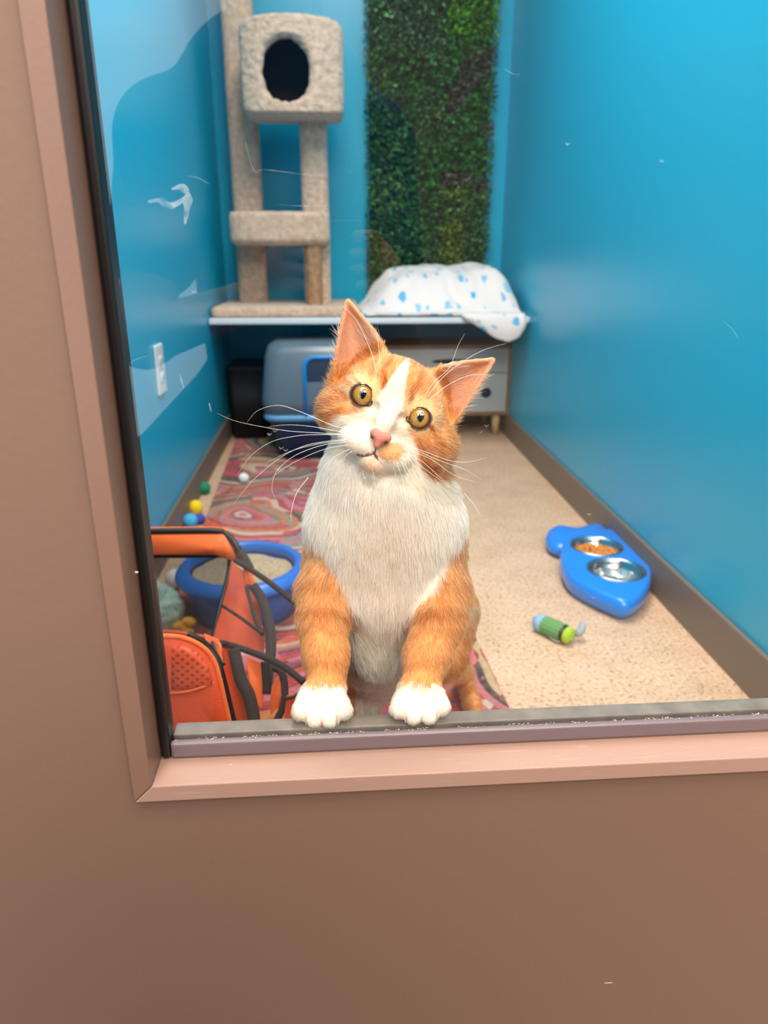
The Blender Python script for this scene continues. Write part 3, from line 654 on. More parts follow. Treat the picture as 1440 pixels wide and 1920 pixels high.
top = [bm.edges.get((V[-1][j], V[-1][(j+1) % n])) for j in range(n)]
bmesh.ops.triangle_fill(bm, use_beauty=True, use_dissolve=False, edges=top+holes)
put('bowl_stand', bm, M_bw, bowl)
# tail
tl = [(1028, 992), (1022, 1004), (1028, 1018), (1044, 1026), (1062, 1026), (1080, 1016), (1098, 1006), (1122, 1000), (1134, 996), (1136, 988), (1126, 983), (1110, 985), (1096, 990), (1080, 992), (1060, 989), (1042, 987)]
TP = [atZ(x, y+8, .022) for x, y in tl]; TPs = catmull(TP+[TP[0]], 5)[:-1]; tc_ = sum((Vector(p) for p in TPs), Vector())/len(TPs)
bm = loft([[(tc_.x+(p.x-tc_.x)*k, tc_.y+(p.y-tc_.y)*k, z) for p in TPs] for z, k in ((.003, .86), (.012, .98), (.024, 1), (.034, .95), (.040, .82), (.042, .6))]); put('fish_tail', bm, M_bw, bowl)
M_steel = mat('steel', (205, 205, 208), rough=.16, metal=1)
for c, r in ((b1c, br), (b2c, br2)):
    bm = bmesh.new(); lathe(bm, [(0, -.030), (r*.62, -.030), (r*.78, -.024), (r*.88, -.006), (r*.93, .0015), (r*.985, .003), (r*1.03, .0018), (r*1.035, .0004), (r*.97, .0002), (r*.95, -.002), (r*.90, -.008)], c, 48)
    put('steel_bowl', bm, M_steel, bowl)
bm = bmesh.new()
for k in range(230):
    a = random.random()*6.28; q = math.sqrt(random.random())*br*.76; x = b1c.x+q*math.cos(a); y = b1c.y+q*math.sin(a)
    z = ZT-.021+.009*(1-(q/br)**2)+random.uniform(0, .004)
    ellipsoid(bm, (x, y, z), (.0042, .0042, .0026), Matrix.Rotation(random.random()*3, 3, 'X') @ Matrix.Rotation(random.random()*3, 3, 'Y'), 8, 6)
o = put('dry_cat_food', bm, mat('kibble', (214, 132, 52), rough=.8, var=.25, vscale=200)); tag(o, 'orange-brown dry kibble in the farther steel bowl', 'cat food', kind='stuff')
bm = bmesh.new(); lathe(bm, [(0, 0), (br2*.80, 0), (br2*.81, -.0015), (0, -.002)], b2c+Vector((0, 0, -.0165)), 40)
for v in bm.verts: v.co.z += .0006*mnoise.noise(v.co*90)
o = put('water', bm, mat('water', (236, 240, 240), rough=.03, trans=.9)); tag(o, 'clear water in the nearer steel bowl', 'water', kind='stuff')
# kicker toy
A = atZ(1012, 1166, .020); B = atZ(1070, 1192, .020); ax = (B-A).normalized(); rT = .0175; B = A+ax*((B-A).length)
t = empty('cat_toy', 'green ribbed cylindrical cat toy with blue end, black band, lime tip and grey cord', 'cat toy', (A.x, A.y, 0))
rotm = Vector((0, 0, 1)).rotation_difference(ax).to_matrix().to_4x4()
def lz(prof, name, m, lab=None, ribs=0):
    bm = bmesh.new(); lathe(bm, prof, (0, 0, 0), 40 if not ribs else 72)
    if ribs:
        for v in bm.verts:
            a = math.atan2(v.co.y, v.co.x); k = 1+.03*math.cos(ribs*a); v.co.x *= k; v.co.y *= k
    bm.transform(Matrix.Translation((A.x, A.y, rT+.001)) @ rotm); return put(name, bm, m, t, label=lab)
Lt = (B-A).length
lz([(0, -.012), (rT*.6, -.010), (rT*.92, -.003), (rT, .004), (rT, .012), (0, .012)], 'end_cap', mat('pale_blue_felt', (140, 176, 214), rough=.9), 'pale blue rounded end')
lz([(rT, .010)]+[(rT*1.0, .012+(Lt*.62)*k/10) for k in range(11)], 'ribbed_body', mat('leaf_green_knit', (98, 146, 88), rough=.85), None, 14)
lz([(rT*1.0, Lt*.62+.010), (rT*.97, Lt*.8), (rT*.9, Lt*.86), (0, Lt*.86)], 'band', M_blk, 'black band')
lz([(rT*.8, Lt*.85), (rT*.95, Lt*.88), (rT*.93, Lt*.97), (rT*.6, Lt*1.03), (0, Lt*1.05)], 'tip', mat('lime_felt', (164, 196, 50), rough=.9), 'lime green tip')
bm = bmesh.new(); tube(bm, [atZ(1023, 1176, .014)+Vector((-.002, -.018, .006)), atZ(1026, 1186, .008)+Vector((0, -.012, 0)), atZ(1043, 1199, .005)+Vector((0, -.008, 0)), atZ(1056, 1190, .012)+Vector((0, -.014, .004)), atZ(1066, 1190, .016)+Vector((0, -.02, 0))], .0024, 8); put('cord', bm, mat('grey_cord', (168, 158, 154), rough=.9), t)
bm = bmesh.new(); tube(bm, [atZ(1076, 1190, .012), atZ(1086, 1186, .02), atZ(1092, 1174, .03), atZ(1090, 1164, .036)], [.004, .008, .007, .002], 10); put('wing', bm, mat('grey_felt', (160, 166, 174), rough=.9), t)
# ================================================================ ORANGE CARRIER
M_or = mat('orange_nylon', (255, 112, 42), rough=.6, bump=.35, bscale=900, sheen=.2)
M_or2 = mat('red_orange_nylon', (240, 84, 36), rough=.6, bump=.4, bscale=500, sheen=.2)
M_strap = mat('charcoal_webbing', (56, 42, 38), rough=.8, bump=.5, bscale=900)
M_pipe = mat('black_piping', (20, 16, 16), rough=.5)
M_mesh = mat('black_mesh', (22, 20, 20), rough=.8, alpha=.38)
M_omesh = mat('orange_mesh', (236, 96, 60), rough=.7, alpha=.80)
# diamond pattern on the quilted mesh panel
def quilt():
    m = mat('quilted_orange_mesh', (226, 82, 44), rough=.6); nt = m.node_tree; b = nt.nodes['Principled BSDF']; tc = nt.nodes.new('ShaderNodeTexCoord')
    mp = nt.nodes.new('ShaderNodeMapping'); mp.inputs['Rotation'].default_value = (0, R_(42), 0); mp.inputs['Scale'].default_value = (150, 1, 190)
    ck = nt.nodes.new('ShaderNodeTexWave'); ck2 = nt.nodes.new('ShaderNodeTexWave')
    ck.bands_direction = 'X'; ck2.bands_direction = 'Z'; ck.inputs['Scale'].default_value = .32; ck2.inputs['Scale'].default_value = .32
    nt.links.new(tc.outputs['Object'], mp.inputs[0]); nt.links.new(mp.outputs[0], ck.inputs[0]); nt.links.new(mp.outputs[0], ck2.inputs[0])
    mm = nt.nodes.new('ShaderNodeMath'); mm.operation = 'MAXIMUM'; nt.links.new(ck.outputs['Fac'], mm.inputs[0]); nt.links.new(ck2.outputs['Fac'], mm.inputs[1])
    mx = nt.nodes.new('ShaderNodeMix'); mx.data_type = 'RGBA'; nt.links.new(mm.outputs[0], mx.inputs[0]); mx.inputs[6].default_value = lin((160, 46, 26)); mx.inputs[7].default_value = lin((236, 92, 52)); nt.links.new(mx.outputs[2], b.inputs['Base Color'])
    return m
carr = empty('pet_carrier', 'orange and charcoal soft pet carrier with mesh window standing open by the glass', 'pet carrier', (-.2, .75, 0))
def q3(l): return [atY(*p) for p in l]
def panel(name, pts, m, th=.003, smooth_n=0, label=None, puff=0):
    P = q3(pts)
    if smooth_n: P = catmull(P+[P[0]], smooth_n)[:-1]
    c = sum((Vector(p) for p in P), Vector())/len(P)
    n = Vector((0, 0, 0))
    for a, b in zip(P, P[1:]+P[:1]): n += (Vector(a)-c).cross(Vector(b)-c)
    n.normalize()
    if n.y > 0: n = -n
    bm = bmesh.new(); rings = []
    for k, h in ((1, 0), (.97, .35), (.9, .65), (.75, .85), (.5, .97), (.25, 1)):
        rings.append([bm.verts.new(c+(Vector(p)-c)*k+n*puff*h) for p in P])
    N = len(P)
    for a, b in zip(rings, rings[1:]):
        for j in range(N): bm.faces.new((a[j], a[(j+1) % N], b[(j+1) % N], b[j]))
    cv = bm.verts.new(c+n*puff)
    for j in range(N): bm.faces.new((rings[-1][j], rings[-1][(j+1) % N], cv))
    o = put(name, bm, m, carr, label=label); solid(o, th); return o
def strap(name, pts, wpx, m=M_strap, th=.0016, label=None, par=carr):
    P = q3(pts); Y = pts[0][2]; w = wpx*Y*1.08/FPX/2; bm = bmesh.new()
    P = catmull(P, 8); N = len(P); rings = []
    for i, p in enumerate(P):
        t_ = (P[min(i+1, N-1)]-P[max(i-1, 0)]).normalized(); v = (p-Vector(cC)).normalized(); s = t_.cross(v).normalized(); d = s.cross(t_).normalized()
        ww = w[i] if hasattr(w, '__len__') else w
        rings.append([bm.verts.new(p+s*ww*a+d*th*b) for a, b in ((-1, -.4), (-.96, -1), (.96, -1), (1, -.4), (1, .4), (.96, 1), (-.96, 1), (-1, .4))])
    for a, b in zip(rings, rings[1:]):
        for j in range(8): bm.faces.new((a[j], a[(j+1) % 8], b[(j+1) % 8], b[j]))
    bm.faces.new(rings[0][::-1]); bm.faces.new(rings[-1]); return put(name, bm, m, par, label=label)
# back wall of the carrier: top band, mesh window
YBK = .95
panel('top_panel', [(262, 1003, YBK), (417, 1002, YBK), (432, 1020, YBK-.01), (455, 1054, YBK-.03), (432, 1040, YBK-.02), (420, 1037, YBK-.01), (262, 1037, YBK)], M_or, .006, puff=.004)
bm = bmesh.new(); tube(bm, q3([(255, 997, YBK), (340, 996, YBK), (405, 996, YBK), (424, 1002, YBK), (443, 1024, YBK-.02), (456, 1056, YBK-.03)]), .0048, 10); put('piping', bm, M_pipe, carr)
bm = bmesh.new(); tube(bm, q3([(255, 991, YBK+.004), (340, 990, YBK+.004), (408, 990, YBK+.004), (428, 996, YBK)]), .0018, 8); put('edge_binding', bm, M_or, carr)
bm = bmesh.new(); tube(bm, q3([(255, 1041, YBK), (340, 1041, YBK), (425, 1041, YBK-.01), (444, 1052, YBK-.02)]), .0042, 10); put('piping', bm, M_pipe, carr)
panel('mesh_window', [(255, 1040, YBK), (428, 1040, YBK-.01), (430, 1075, YBK-.03), (417, 1125, YBK-.06), (404, 1165, YBK-.09), (396, 1192, YBK-.10), (330, 1182, YBK-.06), (255, 1178, YBK-.04)], M_mesh, .0006)
bm = bmesh.new(); tube(bm, q3([(430, 1044, YBK-.01), (429, 1070, YBK-.03), (420, 1110, YBK-.06), (410, 1148, YBK-.09), (398, 1200, YBK-.12)]), .003, 8); put('piping', bm, M_pipe, carr)
# side: translucent orange mesh, ribs
panel('side_mesh', [(434, 1052, YBK-.03), (456, 1070, YBK-.06), (476, 1097, YBK-.09), (488, 1150, YBK-.15), (496, 1225, YBK-.2), (450, 1214, YBK-.18), (399, 1200, YBK-.13), (412, 1150, YBK-.09), (426, 1100, YBK-.06)], M_omesh, .0008)
panel('side_panel', [(456, 1062, YBK-.08), (474, 1078, YBK-.08), (480, 1100, YBK-.10), (462, 1095, YBK-.09)], M_or, .002)
panel('side_panel', [(462, 1112, YBK-.10), (474, 1122, YBK-.11), (494, 1180, YBK-.16), (486, 1178, YBK-.16)], M_or, .002)
strap('strap', [(440, 1050, .88), (470, 1068, .86), (505, 1092, .83), (545, 1124, .80), (580, 1152, .78)], 10, label='thin charcoal strap reaching towards the cat')
strap('strap', [(446, 1030, .93), (460, 1050, .90), (468, 1066, .88)], 16)
strap('strap', [(474, 1098, .83), (490, 1122, .80), (504, 1166, .76), (508, 1212, .72), (503, 1260, .69), (497, 1300, .67)], 18)
strap('strap', [(462, 1100, .80), (470, 1130, .78), (480, 1165, .75), (492, 1190, .73)], 7)
strap('strap', [(416, 1135, .81), (445, 1154, .78), (470, 1172, .75), (492, 1188, .72)], 6)
strap('strap', [(396, 1203, .70), (425, 1208, .68), (455, 1217, .66), (500, 1234, .64), (535, 1252, .62), (570, 1280, .60)], 12)
# front part: orange body behind the flap
panel('front_panel', [(383, 1188, .70), (410, 1200, .69), (442, 1216, .68), (438, 1240, .67), (446, 1270, .66), (462, 1300, .65), (472, 1330, .645), (474, 1400, .64), (474, 1600, .62), (398, 1600, .62), (400, 1400, .64), (398, 1250, .66)], M_or, .003, label='bright orange front panel')
strap('strap', [(438, 1216, .66), (444, 1245, .65), (452, 1275, .64), (466, 1302, .63), (474, 1335, .62), (478, 1370, .61), (480, 1440, .60)], 24, label='wide charcoal webbing band')
panel('front_panel', [(462, 1232, .67), (480, 1238, .665), (497, 1246, .66), (496, 1290, .65), (491, 1330, .64), (480, 1320, .64), (468, 1280, .65)], M_or, .002)
panel('loop_patch', [(508, 1340, .62), (507, 1318, .62), (510, 1290, .625), (516, 1272, .63), (522, 1270, .63), (525, 1280, .63), (525, 1310, .62), (522, 1326, .62)], M_or, .002)
strap('strap', [(514, 1252, .65), (528, 1262, .64), (534, 1290, .63), (532, 1322, .62), (522, 1345, .615), (515, 1365, .61), (508, 1450, .60)], 14)
strap('strap', [(497, 1240, .66), (500, 1280, .65), (500, 1300, .645)], 17)
panel('front_panel', [(538, 1305, .61), (560, 1302, .61), (580, 1308, .61), (582, 1420, .60), (528, 1420, .60), (532, 1350, .605)], M_or2, .004)
strap('strap', [(534, 1310, .60), (552, 1306, .598), (566, 1292, .60), (572, 1280, .60)], 6)
panel('front_panel', [(396, 1200, .68), (412, 1206, .67), (420, 1240, .66), (408, 1238, .66), (398, 1220, .67)], M_or, .004)
strap('strap', [(398, 1204, .66), (404, 1222, .65), (414, 1238, .645), (420, 1246, .64)], 6, M_pipe)
# big rounded flap
FL = [(268, 1194, .60), (307, 1194, .60), (335, 1196, .60), (360, 1204, .598), (384, 1220, .596), (400, 1243, .594), (409, 1272, .59), (420, 1320, .585), (432, 1375, .58), (440, 1420, .58), (450, 1500, .57), (270, 1500, .58)]
panel('front_flap', FL, M_or2, .004, puff=.006, label='large rounded red-orange flap')
panel('quilted_window', [(322, 1212, .592), (345, 1212, .592), (368, 1222, .59), (385, 1240, .588), (394, 1262, .585), (398, 1283, .583), (365, 1290, .583), (322, 1292, .585)], quilt(), .0012, puff=.004)
bm = bmesh.new(); tube(bm, q3([(p[0]+2, p[1]-1, p[2]-.002) for p in FL[:11]]), .0026, 8); put('edge_binding', bm, M_or, carr)
strap('strap', [(352, 1188, .62), (372, 1198, .62), (392, 1214, .62), (408, 1240, .615), (418, 1270, .61), (430, 1320, .605), (442, 1372, .60), (452, 1430, .60)], 12, M_pipe, label='black zip edge behind the flap')
bm = bmesh.new(); tube(bm, q3([(318, 1300, .5835), (345, 1298, .580), (375, 1290, .580), (402, 1280, .585)]), .0012, 6); put('seam', bm, M_or, carr)
# floor and far side of the carrier
bm = bmesh.new(); prism(bm, [(-.36, .58, .008), (-.36, .95, .008), (-.19, .95, .008), (-.10, .58, .008)], (0, 0, .018)); bev(put('carrier_base', bm, M_strap, carr, smooth=False), .006)
panel('side_panel', [(255, 1178, YBK-.04), (330, 1182, YBK-.06), (396, 1194, YBK-.10), (396, 1420, .86), (255, 1420, .86)], M_or2, .003, label='lower rear orange wall')
# ================================================================ CAT
# modelled in a frame whose x runs right, y up, z towards the viewer; MC maps it to the world
import openvdb
KM = Matrix(((cR[0], cU[0], -cF[0], 0), (cR[1], cU[1], -cF[1], 0), (cR[2], cU[2], -cF[2], CAMH), (0, 0, 0, 1)))
def K(px_, py_, zc): return np.array([(px_-720)*zc/FPX, (960-py_)*zc/FPX, -zc])
def Kw(x, y, z): d = np.array([x, y, z])-cC; return np.array([d@cR, d@cU, -(d@cF)])
# head frame
HD = .500; HS = HD/FPX; HO = K(733, 762, HD); ra = R_(21.8)
hu = np.array([math.cos(ra), -math.sin(ra), 0.]); hv = np.array([math.sin(ra), math.cos(ra), 0.])
hw_ = -HO/np.linalg.norm(HO); hu = hu-hw_*(hu@hw_); hu /= np.linalg.norm(hu); hv = np.cross(hw_, hu)
HM = np.stack([hu, hv, hw_])              # rows
def Hp(u, v, w): return HO+HS*(u*hu+v*hv+w*hw_)
VX = .0015
lo = np.array([-.115, -.34, -1.20]); hi = np.array([.17, .178, -.40])
DIM = np.ceil((hi-lo)/VX).astype(int); D = np.full(DIM, .03, dtype=np.float32)
def region(c0, c1):
    a = np.clip(((c0-lo)/VX).astype(int), 0, DIM); b = np.clip(((c1-lo)/VX).astype(int)+2, 0, DIM); return a, b
def pts(a, b):
    return np.meshgrid(*[lo[i]+VX*np.arange(a[i], b[i], dtype=np.float32) for i in range(3)], indexing='ij')
def smin(a, b, k):
    h = np.maximum(k-np.abs(a-b), 0)/k; return np.minimum(a, b)-h*h*k*.25
def blend(a, b, d, k, op):
    s = np.s_[a[0]:b[0], a[1]:b[1], a[2]:b[2]]
    if op > 0: D[s] = smin(D[s], d, k)
    else: D[s] = -smin(-D[s], d, k)
def cap(p, q, r0, r1, k=.01, op=1, sq=None):
    """round cone p->q"""
    p = np.array(p); q = np.array(q); m = max(r0, r1)+k+.006
    a, b = region(np.minimum(p, q)-m, np.maximum(p, q)+m)
    if (b-a).min() <= 0: return
    X, Y, Z = pts(a, b); ax = q-p; L2 = ax@ax+1e-12
    t = np.clip(((X-p[0])*ax[0]+(Y-p[1])*ax[1]+(Z-p[2])*ax[2])/L2, 0, 1)
    d = np.sqrt((X-p[0]-t*ax[0])**2+(Y-p[1]-t*ax[1])**2+(Z-p[2]-t*ax[2])**2)-(r0+(r1-r0)*t)
    blend(a, b, d.astype(np.float32), k, op)
def ell(c, r, k=.01, op=1, M=None):
    c = np.array(c); r = np.array(r, float); m = r.max()+k+.006; a, b = region(c-m, c+m)
    if (b-a).min() <= 0: return
    X, Y, Z = pts(a, b); X = X-c[0]; Y = Y-c[1]; Z = Z-c[2]
    if M is not None: X, Y, Z = [M[i][0]*X+M[i][1]*Y+M[i][2]*Z for i in range(3)]
    k0 = np.sqrt((X/r[0])**2+(Y/r[1])**2+(Z/r[2])**2)+1e-6; k1 = np.sqrt((X/r[0]**2)**2+(Y/r[1]**2)**2+(Z/r[2]**2)**2)+1e-9
    blend(a, b, (k0*(k0-1)/k1).astype(np.float32), k, op)
def hell(u, v, w, ru, rv, rw, k=10, op=1, rot=0):
    M = HM
    if rot:
        c, s = math.cos(R_(rot)), math.sin(R_(rot)); M = np.stack([c*hu+s*hv, -s*hu+c*hv, hw_])
    ell(Hp(u, v, w), (ru*HS, rv*HS, rw*HS), k*HS, op, M)
def hcap(a, b, r0, r1, k=10, op=1): cap(Hp(*a), Hp(*b), r0*HS, r1*HS, k*HS, op)
# ---- trunk
def cp(a, b, r0, r1, k=.012, op=1):          # points (px,py,depth), radii in px
    cap(K(*a), K(*b), r0*a[2]/FPX, r1*b[2]/FPX, k, op)
def ce(c, r, k=.012, op=1): ell(K(*c), [v*c[2]/FPX for v in r], k, op)
hipL = Kw(.018, .77, .215); hipR = Kw(*atY(826, 1150, .78)); hipM = Kw(.050, .74, .24)
ce((724, 900, .560), (112, 105, 92)); ce((722, 980, .566), (144, 120, 100)); ce((722, 1070, .575), (118, 118, 86)); ce((708, 1150, .59), (72, 105, 62))
cp((728, 800, .572), (722, 930, .570), 95, 120); ce((715, 880, .545), (84, 60, 60), .02)
cap(K(724, 1010, .60), Kw(.034, .64, .335), .052, .057, .03); cap(Kw(.034, .64, .335), hipM, .057, .056, .03)
# hind legs
footR = Kw(*atZ(884, 1318, .0205)); footL = Kw(-.04, .93, .020)
for h_, ft, sx in ((hipL, footL, -1), (hipR, footR, 1)):
    kn = Kw(*atY(826, 1225, .74)) if sx > 0 else Kw(.0, .70, .135); hk = Kw(*atY(868, 1262, 1.0)) if sx > 0 else Kw(-.04, .90, .085)
    cap(h_, kn, .047, .033, .02); cap(kn, hk, .026, .017, .014); cap(hk, ft+np.array([0, .002, 0]), .013, .012, .008)
    f2 = Kw(*atZ(892, 1345, .0205)) if sx > 0 else Kw(-.04, .865, .021); cap(ft, f2, .012, .013, .008)
# tail
tp = [Kw(.03, .82, .22), Kw(.02, .93, .12), Kw(0, 1.02, .045), Kw(-.06, 1.05, .023), Kw(-.10, 1.0, .022)]
for a, b in zip(tp, tp[1:]): cap(a, b, .013, .012, .006)
# front legs
LEG = {}
def foreleg(pts_, rr):
    for (a, b, r0, r1) in zip(pts_, pts_[1:], rr, rr[1:]): cp(a, b, r0, r1, .009)
foreleg([(622, 1035, .572), (607, 1105, .562), (606, 1165, .548), (611, 1225, .536), (614, 1285, .526)], [46, 44, 42, 38, 33])
foreleg([(822, 1030, .572), (830, 1105, .564), (822, 1165, .550), (802, 1225, .538), (788, 1285, .526)], [46, 45, 44, 39, 33])
# paws: (wrist) + pad + toes
def paw(cx, cy, toes, zc=.514):
    ce((cx, cy-22, zc+.008), (41, 30, 30), .006); ce((cx, cy+2, zc+.002), (48, 27, 28), .004)
    for (tx_, ty_, r) in toes:
        cp((tx_+(cx-tx_)*.25, ty_-24, zc), (tx_, ty_, zc-.006), r*.92, r, .0016)
paw(603, 1322, [(565, 1333, 18), (590, 1346, 19.5), (619, 1346, 20), (643, 1331, 18)])
paw(786, 1318, [(748, 1328, 17.5), (774, 1339, 19.5), (804, 1338, 19.5), (827, 1324, 17)])
# neck/jaw to chest
# ---- head
hell(2, 2, -100, 108, 92, 105, 10)
hell(-72, -42, -88, 60, 54, 66, 22); hell(88, -44, -90, 62, 58, 68, 22)
hell(0, 46, -62, 70, 44, 52, 24)
hell(-58, 10, -38, 36, 34, 30, 18); hell(58, 10, -38, 36, 34, 30, 18)
hcap((0, 20, -32), (1, -46, 20), 24, 15, 18)
hell(-30, -82, -4, 40, 26, 30, 20); hell(34, -84, -4, 41, 27, 30, 20)
hell(2, -58, 18, 18, 15, 16, 8)
hell(8, -112, -8, 24, 15, 26, 8)
hcap((8, -104, -24), (2, -70, -95), 32, 62, 20)
# mouth groove, philtrum
for a, b in (((2, -76, 40), (3, -92, 36)), ((3, -92, 36), (-12, -103, 31)), ((-12, -103, 31), (-34, -110, 20)), ((-34, -110, 20), (-52, -108, 4)), ((3, -92, 36), (20, -103, 30)), ((20, -103, 30), (40, -110, 20)), ((40, -110, 20), (56, -108, 4))):
    hcap(a, b, 2.6, 2.6, 3, -1)
# eye hollows toward the nose and brow shadow
EYES = [(-58, 0.2, -23, 26), (58, 0, -23, 26)]
for (u, v, w, r) in EYES:
    hell(u, v, 6, 27, 25, 13, 8, -1)
    s = 1 if u < 0 else -1
    hell(u+s*30, v-14, -4, 12, 9, 12, 10, -1)
# ears: cupped sheets, voxelised with a nearest-point test
def ear_pt(sgn, q, p):
    """q base->tip 0..1, p across -1 inner edge .. 1 outer edge"""
    bi = np.array([56*sgn, 92, -78.]); bo = np.array([128*sgn, 16, -112.]); tip = np.array([157*sgn, 163, -92.])
    c = bi+(bo-bi)*(p+1)/2; wv = (1-q)
    P = c*(1-q)+tip*q
    bow = max(0., 4*q*(1-q))**.6 if q > 0 else 0.
    ctr = (bi+bo)/2*(1-q)+tip*q
    out = (P-ctr); P = P+out*.34*bow*(.80 if p < 0 else .45)
    P = P+np.array([0, 0, -1.])*(1-p*p)*46*(wv**.75)+np.array([0, 0, 1.])*8*abs(p)*bow
    return Hp(*P)
EARS = []
for sgn in (-1, 1):
    nq, npp = 30, 24; vs = []; fs = []
    for i in range(nq+1):
        q = i/nq*.95 if i else -.22
        for j in range(npp+1): vs.append(Vector(ear_pt(sgn, q, -1+2*j/npp)))
    for i in range(nq):
        for j in range(npp): a = i*(npp+1)+j; fs.append((a, a+1, a+npp+2, a+npp+1))
    bv = BVHTree.FromPolygons(vs, fs); EARS.append((sgn, bv))
    arr = np.array([tuple(v) for v in vs]); a, b = region(arr.min(0)-.006, arr.max(0)+.006); X, Y, Z = pts(a, b); d = np.full(X.shape, .008, np.float32)
    it = np.nditer(X, flags=['multi_index'])
    XF = np.stack([X.ravel(), Y.ravel(), Z.ravel()], 1); df = d.ravel()
    for n_, v in enumerate(XF):
        r_ = bv.find_nearest(v.tolist(), .008)
        if r_[3] is not None: df[n_] = r_[3]-.0016
    blend(a, b, df.reshape(X.shape), .006, 1)
gr_ = openvdb.FloatGrid(.03); gr_.copyFromArray(np.ascontiguousarray(D)); 
V_, Q_ = gr_.convertToQuads(0.0)
V_ = V_*VX+lo; Q_ = np.array(Q_)
print('cat mesh', V_.shape, Q_.shape)
# keep the largest connected piece
me = bpy.data.meshes.new('fur_skin'); me.from_pydata(V_.tolist(), [], Q_.tolist()); bm = bmesh.new(); bm.from_mesh(me); bpy.data.meshes.remove(me)
seen = set(); best = []
for v in bm.verts:
    if v in seen: continue
    st = [v]; seen.add(v); comp = []
    while st:
        q = st.pop(); comp.append(q)
        for e in q.link_edges:
            o_ = e.other_vert(q)
            if o_ not in seen: seen.add(o_); st.append(o_)
    if len(comp) > len(best): best = comp
bs = set(best); bmesh.ops.delete(bm, geom=[v for v in bm.verts if v not in bs], context='VERTS')
for _ in range(2): bmesh.ops.smooth_vert(bm, verts=bm.verts, factor=.5, use_axis_x=True, use_axis_y=True, use_axis_z=True)
bmesh.ops.recalc_face_normals(bm, faces=bm.faces)
